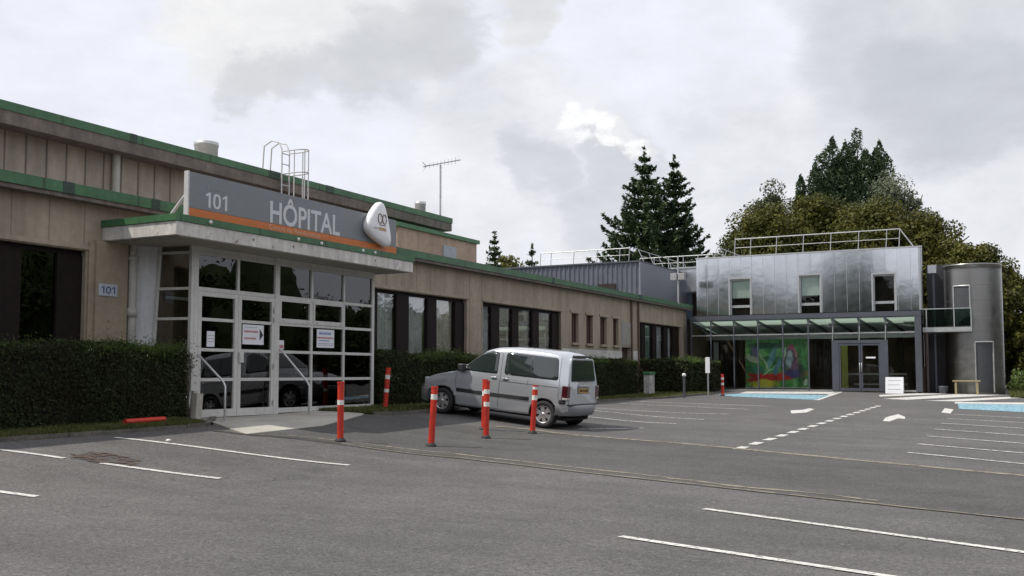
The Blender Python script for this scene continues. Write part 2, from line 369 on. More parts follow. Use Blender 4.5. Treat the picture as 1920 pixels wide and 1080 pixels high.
def worn_paint(name, col, wear=.35, scale=22):
    m = M(name, col, .8, noise=((3, .12), (scale, .18)), bump=(90, .3, .004))
    t = m.node_tree; b = t.nodes['Principled BSDF']; o = t.nodes['Material Output']; mx = t.nodes.new('ShaderNodeMixShader'); tr = t.nodes.new('ShaderNodeBsdfTransparent')
    n = t.nodes.new('ShaderNodeTexNoise'); n.inputs['Scale'].default_value = scale; n.inputs['Detail'].default_value = 8; n.inputs['Roughness'].default_value = .75
    tcx = t.nodes.new('ShaderNodeTexCoord'); t.links.new(tcx.outputs['Object'], n.inputs['Vector'])
    r = t.nodes.new('ShaderNodeMapRange'); r.inputs['From Min'].default_value = wear; r.inputs['From Max'].default_value = wear + .1; t.links.new(n.outputs['Fac'], r.inputs['Value'])
    t.links.new(r.outputs[0], mx.inputs[0]); t.links.new(tr.outputs[0], mx.inputs[1]); t.links.new(b.outputs[0], mx.inputs[2]); t.links.new(mx.outputs[0], o.inputs[0]); return m

m_asph = asphalt('asphalt_car_park', (.101, .098, .095), (.113, .109, .105), 52, .15)
m_road = asphalt('asphalt_road', (.078, .077, .073), (.090, .088, .083), 52, .16)
m_asph_far = m_asph
m_white = worn_paint('road_paint_white', (.56, .55, .52), .37)
m_whitefar = worn_paint('road_paint_faded', (.52, .51, .48), .40, 14)
m_blue = worn_paint('road_paint_blue', (.22, .385, .46), .38, 9)
m_edge = worn_paint('gutter_stone', (.215, .19, .14), .38, 7)
m_conc = M('concrete_pale', (.40, .38, .33), .85, noise=((1.2, .2), (14, .12)), bump=(60, .4, .004))
m_wall = add_joints(M('rendered_concrete_panel', (.35, .295, .22), .85, noise=((.7, .12), (6, .1)), streak=(3.5, .22, .12), bump=(70, .35, .004)), .72, 1, .022, .38)
m_wall2 = add_joints(M('upper_concrete_panel', (.355, .308, .25), .85, noise=((.7, .12), (6, .1)), streak=(3.0, .3, .15), bump=(70, .35, .004)), .46, 1, .035, .6)
m_wallplain = M('rendered_concrete_plain', (.365, .305, .23), .85, noise=((.7, .12), (7, .1)), streak=(4, .2, .15), bump=(70, .35, .004))
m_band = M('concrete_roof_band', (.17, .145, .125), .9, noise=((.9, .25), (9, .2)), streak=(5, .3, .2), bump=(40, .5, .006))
m_green = add_joints(M('green_fascia_metal', (.048, .138, .056), .45, noise=((1.1, .22), (12, .12)), streak=(6, .2, .3)), 2.0, 1, .04, .5)
m_greenend = M('green_fascia_end', (.055, .165, .07), .5, noise=((2, .2), (12, .12)))
m_white_wall = M('white_painted_plinth', (.58, .56, .52), .85, noise=((1.5, .12), (12, .1)), streak=(4, .2, .2))
m_gravel = M('roof_gravel', (.28, .26, .23), .95, noise=((20, .3), (2, .15)))
m_brown = M('dark_brown_timber', (.013, .008, .007), .7, spec=.2, noise=(8, .3))
m_brown2 = M('brown_shutter', (.05, .028, .020), .6, noise=(8, .3))
m_frame = M('white_aluminium', (.58, .575, .54), .5, noise=((2, .08), (20, .07)), streak=(8, .12, .3))
m_canopy = M('canopy_white_paint', (.60, .58, .53), .75, noise=((1.2, .12), (9, .12)), streak=(6, .25, .25), bump=(30, .3, .004))
def flaking(m):
    t = m.node_tree; b = t.nodes['Principled BSDF']; n = t.nodes.new('ShaderNodeTexNoise'); n.inputs['Scale'].default_value = 6; n.inputs['Detail'].default_value = 9; n.inputs['Roughness'].default_value = .7
    tcx = t.nodes.new('ShaderNodeTexCoord'); t.links.new(tcx.outputs['Object'], n.inputs['Vector']); r = t.nodes.new('ShaderNodeMapRange'); r.inputs['From Min'].default_value = .6; r.inputs['From Max'].default_value = .66; t.links.new(n.outputs['Fac'], r.inputs['Value'])
    mx = t.nodes.new('ShaderNodeMixRGB'); t.links.new(b.inputs['Base Color'].links[0].from_socket, mx.inputs[1]); mx.inputs[2].default_value = (.25, .22, .19, 1); t.links.new(r.outputs[0], mx.inputs[0]); t.links.new(mx.outputs[0], b.inputs['Base Color']); return m
flaking(m_canopy)
m_soffit = M('soffit_boards', (.34, .32, .28), .8, noise=(4, .15))
m_glass = glass('porch_glass', (.72, .77, .73), .035, 1.35)
m_glass2 = glass('window_glass', (.99, 1.0, .995), .0, .7)
m_glassd = glass('dark_window_glass', (.25, .28, .27), .04, 1.3)
m_atr = glass('atrium_glass', (.93, .96, .94), .0, .6)
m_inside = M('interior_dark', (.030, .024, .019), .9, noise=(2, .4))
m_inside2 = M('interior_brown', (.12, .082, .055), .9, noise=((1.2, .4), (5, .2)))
m_curt = M('blue_grey_curtain', (.78, .80, .80), .9, noise=((1, .15), (8, .15)), streak=(16, .3, .05))
m_curt2 = M('beige_curtain', (.74, .70, .58), .9, noise=((1, .15), (8, .15)), streak=(18, .3, .05))
m_curtg = M('green_curtain', (.34, .50, .40), .9, noise=((1, .15), (8, .15)), streak=(18, .35, .05))
m_pipe = M('grey_pvc_pipe', (.42, .41, .37), .5, noise=((3, .12), (14, .1)))
m_red = M('red_plastic_post', (.56, .034, .016), .5, noise=((3, .22), (26, .2)), streak=(9, .3, .3), bump=(50, .3, .002))
m_refl = M('reflective_white_band', (.72, .72, .68), .4, noise=((5, .2), (35, .15)))
m_rubber = M('black_rubber', (.025, .025, .026), .75, noise=(20, .25))
m_steel = M('galvanised_steel', (.48, .49, .48), .38, .65, noise=((6, .15), (30, .1)))
m_whmetal = M('white_painted_steel', (.55, .55, .54), .45, noise=(12, .08))
m_sign = M('grey_sign_panel', (.19, .203, .212), .42, noise=((1, .05), (15, .04)))
m_orange = M('orange_sign_stripe', (.56, .155, .025), .45, noise=((1, .06), (10, .05)))
m_letter = M('pale_lettering', (.60, .61, .62), .5, noise=(20, .03))
m_letterf = M('faint_lettering', (.30, .31, .32), .5, noise=(20, .03))
m_letter_o = M('pale_orange_lettering', (.66, .42, .30), .5, noise=(20, .03))
m_emb = M('pearl_white_plastic', (.78, .78, .78), .3, noise=(8, .03), coat=.4)
m_embg = M('emblem_gold', (.40, .31, .14), .4, noise=(20, .05)); m_embb = M('emblem_brown', (.22, .17, .13), .4, noise=(20, .05)); m_emby = M('emblem_grey', (.40, .40, .41), .4, noise=(20, .05))
m_paper = M('white_paper', (.74, .75, .78), .8, noise=(9, .04)); m_inkr = M('red_ink', (.42, .12, .14), .8, noise=(30, .2)); m_inkb = M('blue_ink', (.19, .27, .50), .8, noise=(30, .2)); m_inkk = M('black_ink', (.035, .04, .045), .8, noise=(30, .2)); m_inkg = M('grey_ink', (.32, .33, .37), .8, noise=(30, .2))
m_anth = M('anthracite_steel', (.085, .092, .11), .42, .2, noise=((3, .1), (20, .08)))
m_corr = M('grey_blue_cladding', (.125, .135, .165), .5, .2, noise=((1.5, .1), (10, .06)), streak=(4, .12, .2))
m_bluwin = M('blue_grey_window_panel', (.06, .085, .12), .3, noise=(2, .2))
m_dirt = worn_paint('dry_leaf_dirt', (.075, .05, .038), .44, 7)
m_kerb = M('old_kerb_stone', (.13, .12, .10), .95, noise=((1.5, .3), (16, .3)), bump=(25, .7, .02))
m_soil = M('soil', (.055, .05, .03), .95, noise=((2, .3), (16, .3)))
m_bark = M('bark', (.07, .055, .045), .9, noise=((3, .3), (18, .3)), bump=(20, .8, .03))
m_grass = leafmat('grass_blades', [(.05, .07, .016), (.09, .12, .025), (.15, .155, .05)], 3, trans=.3)
m_hedge = leafmat('hedge_leaves', [(.030, .022, .010), (.009, .020, .008), (.016, .032, .011), (.030, .052, .016)], 2.6, .8, .15)
m_hedgetip = leafmat('hedge_shoots', [(.04, .075, .018), (.075, .12, .025), (.13, .17, .04)], 2.0, .7, .3)
m_hcore = M('hedge_twigs', (.008, .011, .006), .95, noise=(6, .4))

def cladding(name, col, rough, sx=0, px=.54):
    """standing seam metal sheet: every sheet tilts and dents a little differently"""
    m = bpy.data.materials.new(name); m.use_nodes = True; t = m.node_tree; b = t.nodes['Principled BSDF']
    b.inputs['Metallic'].default_value = 1.0; b.inputs['Roughness'].default_value = rough
    tcx = t.nodes.new('ShaderNodeTexCoord'); sp = t.nodes.new('ShaderNodeSeparateXYZ'); t.links.new(tcx.outputs['Object'], sp.inputs[0])
    dv = t.nodes.new('ShaderNodeMath'); dv.operation = 'DIVIDE'; dv.inputs[1].default_value = px; t.links.new(sp.outputs[sx], dv.inputs[0])
    fl = t.nodes.new('ShaderNodeMath'); fl.operation = 'FLOOR'; t.links.new(dv.outputs[0], fl.inputs[0])
    wn = t.nodes.new('ShaderNodeTexWhiteNoise'); wn.noise_dimensions = '1D'; t.links.new(fl.outputs[0], wn.inputs['W'])
    mr = t.nodes.new('ShaderNodeMapRange'); mr.inputs['To Min'].default_value = .78; mr.inputs['To Max'].default_value = 1.12; t.links.new(wn.outputs['Value'], mr.inputs['Value']); mr.inputs['To Min'].default_value = .88; mr.inputs['To Max'].default_value = 1.06
    mx = t.nodes.new('ShaderNodeMixRGB'); mx.blend_type = 'MULTIPLY'; mx.inputs[0].default_value = 1; mx.inputs[1].default_value = (*col, 1); t.links.new(mr.outputs[0], mx.inputs[2]); t.links.new(mx.outputs[0], b.inputs['Base Color'])
    # dents, shifted per sheet
    cb = t.nodes.new('ShaderNodeVectorMath'); cb.operation = 'MULTIPLY_ADD'; cb.inputs[1].default_value = (5, 5, 5); t.links.new(wn.outputs['Color'], cb.inputs[0]); t.links.new(tcx.outputs['Object'], cb.inputs[2])
    mp = t.nodes.new('ShaderNodeMapping'); mp.inputs['Scale'].default_value = (1.0, 1.0, 1.5); t.links.new(cb.outputs[0], mp.inputs['Vector'])
    n = t.nodes.new('ShaderNodeTexNoise'); n.inputs['Scale'].default_value = 1.5; n.inputs['Detail'].default_value = 2.5; t.links.new(mp.outputs[0], n.inputs['Vector'])
    bu = t.nodes.new('ShaderNodeBump'); bu.inputs['Strength'].default_value = .07; bu.inputs['Distance'].default_value = .03; t.links.new(n.outputs['Fac'], bu.inputs['Height']); t.links.new(bu.outputs[0], b.inputs['Normal'])
    n2_ = t.nodes.new('ShaderNodeTexNoise'); n2_.inputs['Scale'].default_value = 4; t.links.new(tcx.outputs['Object'], n2_.inputs['Vector'])
    r2 = t.nodes.new('ShaderNodeMapRange'); r2.inputs['To Min'].default_value = rough * .75; r2.inputs['To Max'].default_value = rough * 1.3; t.links.new(n2_.outputs['Fac'], r2.inputs['Value']); t.links.new(r2.outputs[0], b.inputs['Roughness'])
    return m
m_clad = cladding('silver_metal_cladding', (.66, .685, .705), .11)
m_clad2 = cladding('dull_metal_cladding', (.60, .61, .62), .34)
m_tower = cladding('tower_metal_cladding', (.32, .315, .30), .33, 0, 50)

# ------------------------------------------------------------------ ground sheet
def ground():
    xs = sorted(set([-300, -200, -140, -100, -70, -50, -40, -30, -25, -20, -18, -16.5, -15.5, -15] + list(np.round(np.arange(-14.75, -7.9, .2), 3)) + list(range(-7, 20)) + [22, 26, 32, 40, 60, 90, 140, 220, 400]))
    ys = sorted(set([-300, -150, -80, -50, -30, -20, -10, -5] + list(np.arange(0, 31, .5)) + list(range(31, 61)) + [65, 75, 90, 120, 180, 260, 420, 700]))
    m = MB(); nx = len(xs)
    vs = [(x, y, gz(x, y)) for y in ys for x in xs]
    fs = [(j * nx + i, j * nx + i + 1, (j + 1) * nx + i + 1, (j + 1) * nx + i) for j in range(len(ys) - 1) for i in range(nx - 1)]
    m.add(vs, fs, True)
    return struct(m.build('ground', m_asph, loc=(0, 0, 0), fix=False))
ground()
def drape(m, pts, dz, step=.5, jag=0.0):
    """fill a polygon (world xy) with a grid sheet following the ground: strip between two polylines"""
    A, B = pts
    n = max(2, int(max(sum((A[i + 1] - A[i]).length for i in range(len(A) - 1)), 1) / step))
    def samp(Pl, t):
        ls = [(Pl[i + 1] - Pl[i]).length for i in range(len(Pl) - 1)]; tot = sum(ls); d = t * tot
        for i, l_ in enumerate(ls):
            if d <= l_ or i == len(ls) - 1: return Pl[i].lerp(Pl[i + 1], min(1, d / max(l_, 1e-6)))
            d -= l_
    a = [samp(A, i / n) for i in range(n + 1)]; b = [samp(B, i / n) for i in range(n + 1)]
    w = max((p - q).length for p, q in zip(a, b)); k = max(1, int(w / step)); vs = []
    for p, q in zip(a, b):
        for j in range(k + 1):
            r = p.lerp(q, j / k)
            if jag and j in (0, k): r = r + Vector((random.uniform(-jag, jag), random.uniform(-jag, jag), 0))
            vs.append((r.x, r.y, gz(r.x, r.y) + dz))
    fs = [(i * (k + 1) + j, (i + 1) * (k + 1) + j, (i + 1) * (k + 1) + j + 1, i * (k + 1) + j + 1) for i in range(n) for j in range(k)]
    m.add(vs, fs); return m
G = on_ground
def pl(*uv): return [G(u, v) for u, v in uv]
# road band of darker asphalt
m = MB()
lowl = pl((455, 812), (560, 824), (680, 840), (850, 859), (1100, 888), (1400, 921), (1700, 953), (1930, 977), (2700, 1058))
upl = pl((620, 798), (690, 775), (760, 773), (830, 795), (1000, 806), (1300, 834), (1600, 863), (1930, 894), (2700, 968))
drape(m, (lowl, upl), .006, .4)
struct(m.build('road', m_road, loc=(0, 0, 0)))
def strip(m, P, w, dz, step=.4, jag=0):
    A = []; B = []
    for i, p in enumerate(P):
        d = (P[min(i + 1, len(P) - 1)] - P[max(i - 1, 0)]); d.z = 0; d.normalize(); s = Vector((-d.y, d.x, 0)) * w / 2
        A.append(p + s); B.append(p - s)
    return drape(m, (A, B), dz, step, jag)
m = MB(); strip(m, pl((930, 800), (1000, 806), (1300, 834), (1600, 863), (1930, 894), (2700, 968)), .17, .011, .25, .025)
struct(m.build('gutter', m_edge, loc=(0, 0, 0)))
m = MB(); strip(m, pl((540, 817), (680, 832), (850, 851), (1100, 880), (1250, 896)), .07, .011, .25, .02); strip(m, pl((640, 832), (850, 858), (1100, 887), (1400, 920), (1700, 952), (1930, 976), (2700, 1057)), .06, .011, .25, .02)
strip(m, pl((1250, 897), (1400, 915), (1500, 923), (1650, 940)), .09, .011, .25, .03)
struct(m.build('gutter', m_edge, loc=(0, 0, 0)))
m = MB(); strip(m, pl((400, 808), (460, 815), (560, 822), (680, 837), (850, 856)), .12, .009, .25, .03); 
m_tar = worn_paint('wet_tar_seam', (.05, .047, .042), .40, 6); struct(m.build('tar_seam', m_tar, loc=(0, 0, 0)))
# parking lines
m = MB()
for a, b in (((215, 821), (655, 873)), ((-60, 838), (120, 860)), ((190, 869), (412, 898)), ((-120, 906), (69, 932)), ((1320, 955), (2150, 1068)), ((1163, 1007), (1900, 1117)), ((950, 1090), (1500, 1180))):
    strip(m, [G(*a), G(*b)], .095, .009, .3, .004)
struct(m.build('parking_lines', m_white, loc=(0, 0, 0)))
m = MB()
for a, b in (((1702, 849), (2150, 893)), ((1721, 833), (2150, 870)), ((1738, 818), (2150, 850)), ((1752, 805), (2150, 833)), ((1765, 794), (2150, 818)), ((1775, 785), (2150, 806)), ((1786, 777), (2150, 797)),
             ((1085, 805), (1205, 803)), ((1090, 780), (1268, 795)), ((1095, 768), (1320, 787)), ((1110, 765), (1366, 777)), ((1160, 757), (1403, 768)), ((1200, 753), (1440, 762))):
    strip(m, [G(*a), G(*b)], .10, .009, .4, .006)
struct(m.build('parking_lines', m_whitefar, loc=(0, 0, 0)))
# dashed lane line
m = MB(); a = G(1382, 843); b = G(1652, 760); n = 17
for i in range(n):
    p = a.lerp(b, i / n); q = a.lerp(b, (i + .55) / n); strip(m, [p, q], .17, .009, .5, .006)
struct(m.build('lane_line', m_white, loc=(0, 0, 0)))
# arrows and hatching near the far entrance
def flat_poly(m, uv, dz=.009):
    P = pl(*uv); m.add([(p.x, p.y, p.z + dz) for p in P], [tuple(range(len(P)))])
m = MB(); flat_poly(m, [(1482, 770), (1484, 776), (1512, 774), (1527, 768), (1518, 766), (1504, 769)]); flat_poly(m, [(1660, 784), (1655, 790), (1668, 791), (1684, 785), (1697, 786), (1697, 782), (1684, 777), (1668, 781)])
flat_poly(m, [(1765, 774), (1782, 776), (1788, 768), (1771, 766)])
struct(m.build('lane_arrows', m_white, loc=(0, 0, 0)))
m = MB()
for uv in ([(1648, 741), (1650, 744), (1780, 739), (1730, 737)], [(1655, 748), (1700, 750), (1880, 741), (1800, 739)], [(1735, 752), (1800, 753), (1980, 743), (1880, 745)], [(1790, 757), (1990, 760), (1990, 756), (1790, 754)], [(1385, 738), (1560, 739), (1580, 735), (1400, 734.5)], [(1525, 750), (1535, 751), (1580, 735.5), (1566, 735)]):
    flat_poly(m, uv)
struct(m.build('road_hatching', m_white, loc=(0, 0, 0)))
m = MB(); flat_poly(m, [(1345, 741), (1375, 744), (1530, 750), (1556, 741), (1390, 738.5)]); flat_poly(m, [(1796, 757.5), (1798, 767), (2100, 783), (2100, 762)])
struct(m.build('disabled_bay_paint', m_blue, loc=(0, 0, 0)))
# dirt patch
m = MB(); c = G(196, 860); pts = []
for k in range(26):
    a = 2 * pi * k / 26; rr = random.uniform(.7, 1.15); pts.append(c + Vector((.55 * cos(a), .34 * sin(a), 0)) * rr)
m.add([(p.x, p.y, gz(p.x, p.y) + .012) for p in pts], [tuple(range(26))]); struct(m.build('dirt_patch', m_dirt, loc=(0, 0, 0)))
tag(MB().lathe(G(316, 829), [(0.0, .05), (.035, .042), (.045, .02), (.03, 0.002), (0, 0.002)], 10).build('pebble', m_refl), 'small white stone lying on the asphalt beside the upper left parking line', 'stone')

# ================================================================== OLD HOSPITAL BUILDING
PW, PF = 15.07, 14.80
def yw(u, P=PW): return on_x(u, 700, -P).y
HB = empty('hospital_building', (-PW, 25, .8), 'long low beige concrete building with green roof edge behind the glass porch', 'building')
Y0, Y1 = 3.0, 46.55
WH, WB = 3.85, 1.93             # window head and sill heights
groups = [   # (u_start, u_end, [glass u ranges], curtain)
    (None, 155, [(40, 108)], [None]),
    (690, 875, [(712, 748), (771, 806), (823, 858)], ['b', 'b', 'y']),
    (905, 1052, [(906, 926), (941, 965), (977, 1003), (1015, 1040)], ['b', 'y', 'y', 'y']),
    (1198, 1277, [(1200, 1207), (1214, 1228), (1235, 1249), (1256, 1266)], ['b', 'g', 'b', 'b']),
]
op = []
for i, g in enumerate(groups):
    a = 5.0 if g[0] is None else yw(g[0]); b = yw(g[1]); op.append((a, b, WB if i != 3 else 1.85, WH))
sm = [(1072, 1085), (1100, 1112), (1126, 1138), (1150, 1160)]
for a, b in sm: op.append((yw(a), yw(b), 2.78, WH))
dr = (yw(1166), yw(1183)); op.append((dr[0], dr[1], .9, 2.72))
op.sort()
m = MB(); xf, xb = -PW, -PW - .32; y = Y0
for a, b, z0, z1 in op:
    m.box(xb, xf, y, a, .2, 4.80); m.box(xb, xf, a, b, .2, z0); m.box(xb, xf, a, b, z1, 4.80); y = b
m.box(xb, xf, y, Y1, .2, 4.80)
m.box(-28, xb, Y1 - .3, Y1, .2, 4.8); m.box(-28, xb, Y0, Y0 + .3, .2, 4.8)
wall = m.build('wall', m_wall, HB)
# lintel bead over and beside the openings
m = MB()
for (a, b, z0, z1) in op[:0]: pass
for i, g in enumerate(groups):
    a = 5.0 if g[0] is None else yw(g[0]); b = yw(g[1])
    m.box(xf, xf + .03, a - .06, b + .12, WH + .02, WH + .10)
split_build(m, 'lintel', m_wallplain, HB)
# pier left of the porch with bead, and end pier
m = MB(); a, b = yw(168), yw(228); m.box(xf, xf + .10, a, b, .3, 4.05); m.box(xf, xf + .045, yw(158), a, .3, 4.02)
pier = add_joints(M('pier_concrete', (.335, .275, .198), .85, noise=((1, .12), (7, .12)), bump=(70, .35, .004)), 40, 1, .01, 0, 1.0)
m.build('pier', pier, HB)
# window groups
def curtain_mesh(m, y0, y1, z0, z1, x):
    n = max(6, int((y1 - y0) / .06)); vs = []
    for i in range(n + 1):
        y = y0 + (y1 - y0) * i / n; dx = .028 * sin(i * 1.9) + .012 * sin(i * .7)
        vs += [(x + dx, y, z0), (x + dx * .7, y, z1)]
    m.add(vs, [(2 * i, 2 * i + 2, 2 * i + 3, 2 * i + 1) for i in range(n)], True)
for gi, g in enumerate(groups):
    a = 5.0 if g[0] is None else yw(g[0]); b = yw(g[1]); z0 = WB if gi != 3 else 1.85
    w = empty('window', (xf, (a + b) / 2, z0)); w.parent = HB; w.location = Vector((0, (a + b) / 2 - 25, z0 - .8))
    fx0, fx1 = xf - .20, xf - .12; m = MB()
    m.box(fx0, fx1, a, b, WH - .09, WH); m.box(fx0, fx1, a, b, z0, z0 + .08)
    ys = [a] + [q for r_ in g[2] for q in (yw(r_[0]), yw(r_[1]))] + [b]
    for k in range(0, len(ys), 2):
        s, e = ys[k], ys[k + 1]
        if e - s > .01: m.box(fx0 - (.05 if e - s > .3 else 0), fx1 + (.03 if e - s > .12 else 0), s, e, z0 + .08, WH - .09)
    m.build('frame', m_brown, w)
    mg = MB(); mc = {}
    for k, r_ in enumerate(g[2]):
        s, e = yw(r_[0]), yw(r_[1]); mg.box(fx0 + .05, fx0 + .056, s, e, z0 + .08, WH - .09)
        cc = g[3][k] if k < len(g[3]) else None
        if cc: curtain_mesh(mc.setdefault(cc, MB()), s - .02, e + .02, z0 + .05, WH - .1, fx0 - .04)
    split_build(mg, 'pane', m_glass2 if gi else m_glassd, w)
    for k, r_ in enumerate(g[2]):
        if (gi, k) in ((1, 0), (1, 1), (2, 0)):
            s_, e_ = yw(r_[0]), yw(r_[1]); nv = 4
            for j in range(nv):
                ya_ = s_ + (e_ - s_) * j / nv; w9_ = (e_ - s_) / nv; mv = MB()
                mv.add([(fx0 + .012, ya_ + .02, WH - .52), (fx0 + .012, ya_ + w9_ * .25, WH - .60), (fx0 + .012, ya_ + w9_ * .95, WH - .36), (fx0 + .012, ya_ + w9_ * .8, WH - .33)], [(0, 1, 2, 3)]); mv.build('valance', M('white_lace', (.8, .82, .84), .9), w)
    for cc, mm_ in mc.items(): split_build(mm_, 'curtain', {'b': m_curt, 'y': m_curt2, 'g': m_curtg}[cc], w)
    m = MB(); m.box(xf - .12, xf + .09, a - .05, b + .05, z0 - .06, z0 - .002); m.build('sill', m_conc, w)
for a, b in sm:
    w = empty('window', (0, 0, 0)); w.parent = HB; ya, yb = yw(a), yw(b); w.location = Vector((0, (ya + yb) / 2 - 25, 1.98))
    mm_ = MB(); n = 9
    mm_.box(xf - .16, xf - .13, ya, yb, 2.78, WH)
    mm_.box(xf - .13, xf - .10, ya + .02, ya + .07, 2.80, WH - .02); mm_.box(xf - .13, xf - .10, yb - .07, yb - .02, 2.80, WH - .02); mm_.box(xf - .13, xf - .10, (ya + yb) / 2 - .02, (ya + yb) / 2 + .02, 2.80, WH - .02)
    mm_.build('shutter', m_brown2, w)
    MB().box(xf, xf + .10, ya - .05, yb + .05, 2.69, 2.775).build('sill', m_wallplain, w)
    MB().box(xf, xf + .035, ya - .12, yb + .12, WH + .02, WH + .12).build('lintel', m_wallplain, w)
# white painted band, recess door and stained panel
m = MB(); m.box(xf, xf + .012, yw(1053), dr[0], .3, 2.55); m.box(xf, xf + .014, dr[1], yw(1197), .3, 2.60); m.build('painted_plinth', m_white_wall, HB)
d = empty('door', (0, 0, 0)); d.parent = HB; d.location = (0, (dr[0] + dr[1]) / 2 - 25, .1)
MB().box(xf - .22, xf - .17, dr[0], dr[1], .9, 2.72).build('door_leaf', m_brown2, d); MB().box(xf - .17, xf - .13, dr[0] + .08, dr[0] + .12, 1.9, 2.0).build('handle', m_steel, d)
MB().box(xf, xf + .02, yw(1166), yw(1184), 2.80, 3.75).build('vent_panel', M('grey_render_patch', (.30, .29, .26), .9, noise=(3, .15)), HB)
# downpipes on the long wall
m = MB()
for u in (1183, 1196): yy = yw(u); m.tube([(xf + .06, yy, .9), (xf + .06, yy, 4.7)], .045, 8)
m.build('downpipe', M('brown_downpipe', (.14, .09, .06), .6, noise=(5, .2)), HB)
m = MB(); yy = yw(236); m.tube([(xf + .12, yy, .7), (xf + .12, yy, 2.78), (xf + .12, yy, 4.07)], .075, 12); m.lathe((xf + .12, yy, 2.7), [(.077, 0), (.095, .0), (.095, .16), (.077, .16)], 12); m.lathe((xf + .12, yy, 3.75), [(.077, 0), (.095, .0), (.095, .10), (.077, .10)], 12)
m.tube([(xf + .06, yy + .13, .7), (xf + .06, yy + .13, 4.0)], .02, 6)
m.build('downpipe', m_pipe, HB)
# lower roof slab and fascia
MB().box(-17.6, -PF - .03, Y0, Y1 + .25, 4.802, 4.90).build('roof', m_gravel, HB)
MB().box(-PF - .03, -PF, Y0, Y1 + .28, 4.775, 4.965).build('fascia', m_green, HB)
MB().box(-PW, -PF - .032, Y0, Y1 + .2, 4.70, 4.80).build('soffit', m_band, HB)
m = MB(); yy = Y1 + .26
m.box(-28, -PF - .032, Y1 + .25, Y1 + .28, 4.775, 4.965); m.build('fascia', m_greenend, HB)
# green patches in darker replaced lengths of the fascia
m = MB()
for u0, u1 in ((108, 130), (277, 293), (1036, 1041), (1199, 1206)): m.box(-PF, -PF + .006, yw(u0, PF), yw(u1, PF), 4.77, 4.97)
split_build(m, 'fascia_joint', M('dark_green_patch', (.02, .05, .032), .5, noise=(6, .3)), HB)
# upper storey
PU, PUF = 17.5, 17.0
yu = lambda u, P=PU: on_x(u, 700, -P).y
YE = yu(847, PUF)
m = MB(); m.box(-30, -PU, Y0, YE - .25, 4.9, 6.50); uw = m.build('upper_wall', m_wall2, HB)
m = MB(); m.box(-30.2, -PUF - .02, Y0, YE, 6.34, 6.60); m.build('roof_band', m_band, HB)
m = MB(); m.box(-PUF - .022, -PUF, Y0, YE + .02, 6.60, 6.77); m.box(-30.2, -PUF - .022, YE, YE + .02, 6.60, 6.77); m.build('upper_fascia', m_green, HB)
MB().box(-30.2, -PUF - .022, Y0, YE, 6.602, 6.70).build('upper_roof', m_gravel, HB)
m = MB()
for u0, u1 in ((233, 246), (607, 622), (500, 523)): m.box(-PUF, -PUF + .006, yu(u0, PUF), yu(u1, PUF), 6.59, 6.775)
split_build(m, 'fascia_joint', M('dark_green_patch', (.02, .05, .032), .5, noise=(6, .3)), HB)
m = MB(); yy = yu(202); m.tube([(-PU + .09, yy, 4.9), (-PU + .09, yy, 6.36)], .085, 12); m.build('downpipe', m_pipe, HB)
# lower stair block at the end of the upper storey
ba, bb = 23.4, yu(893, 16.1); m = MB(); m.box(-PU, -16.1, ba, bb, 4.9, 5.86); m.box(-24, -PU, YE - .25, bb, 4.9, 5.86); m.build('stair_block', M('pink_beige_render', (.40, .30, .225), .85, noise=((.8, .15), (6, .12)), streak=(3, .2, .15), bump=(60, .3, .004)), HB)
m = MB(); m.box(-24.1, -16.02, ba - .08, bb + .08, 5.862, 5.98); m.build('block_fascia', m_greenend, HB)
MB().box(-16.1, -16.06, yu(829, 16.1), yu(853, 16.1), 4.95, 5.60).build('block_window', M('pale_blue_shutter', (.33, .37, .40), .6, noise=(5, .1)), HB)
# roof vents
for (u, v, P, r_, zt) in ((387, 268, 19.0, .30, None), (788, 379, 19.0, .19, None)):
    q = on_x(u, v, -P); mm_ = MB(); mm_.lathe((q.x, q.y, 0), [(r_, 6.7), (r_, q.z - .12), (r_ * 1.06, q.z - .1), (r_ * 1.06, q.z), (0, q.z + .02)], 20)
    tag(mm_.build('roof_vent', m_steel), {387: 'wide round metal roof vent to the left of the roof ladder', 788: 'small round metal roof vent to the right of the roof ladder'}[u], 'roof vent', 'round vents on the upper roof')
# inside surface so windows look into a room
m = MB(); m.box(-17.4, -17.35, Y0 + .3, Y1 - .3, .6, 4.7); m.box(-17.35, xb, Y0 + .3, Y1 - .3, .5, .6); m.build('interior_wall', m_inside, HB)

# ---- roof ladder with safety hoops
lad = empty('roof_ladder', (-16.8, 16.5, 4.9), 'white steel roof ladder with curved safety cage above the hospital sign', 'ladder')
yl0, yl1 = on_x(531, 330, -16.85).y, on_x(545, 330, -16.85).y
m = MB()
for yy in (yl0, yl1): m.tube([(-16.9, yy, 4.95), (-16.9, yy, 7.35), (-17.0, yy, 7.55), (-17.25, yy, 7.62), (-17.5, yy, 7.5), (-17.55, yy, 6.75)], .019, 8)
m.build('rail', m_whmetal, lad)
m = MB()
for k in range(9): m.tube([(-16.9, yl0, 5.1 + k * .27), (-16.9, yl1, 5.1 + k * .27)], .014, 6)
split_build(m, 'rung', m_whmetal, lad)
m = MB(); yc = (yl0 + yl1) / 2; hw = (yl1 - yl0) / 2
def hoop(z): return [(-16.9 + .72 * sin(pi * t / 10), yc - (hw + .1 * sin(pi * t / 10)) * cos(pi * t / 10), z) for t in range(11)]
for z in (5.75, 6.72, 7.30): m.tube(hoop(z), .016, 6)
for t in (2, 4, 6, 8): p = hoop(0)[t]; m.tube([(p[0], p[1], 5.75), (p[0], p[1], 7.30)], .015, 6)
m.build('safety_cage', m_whmetal, lad)
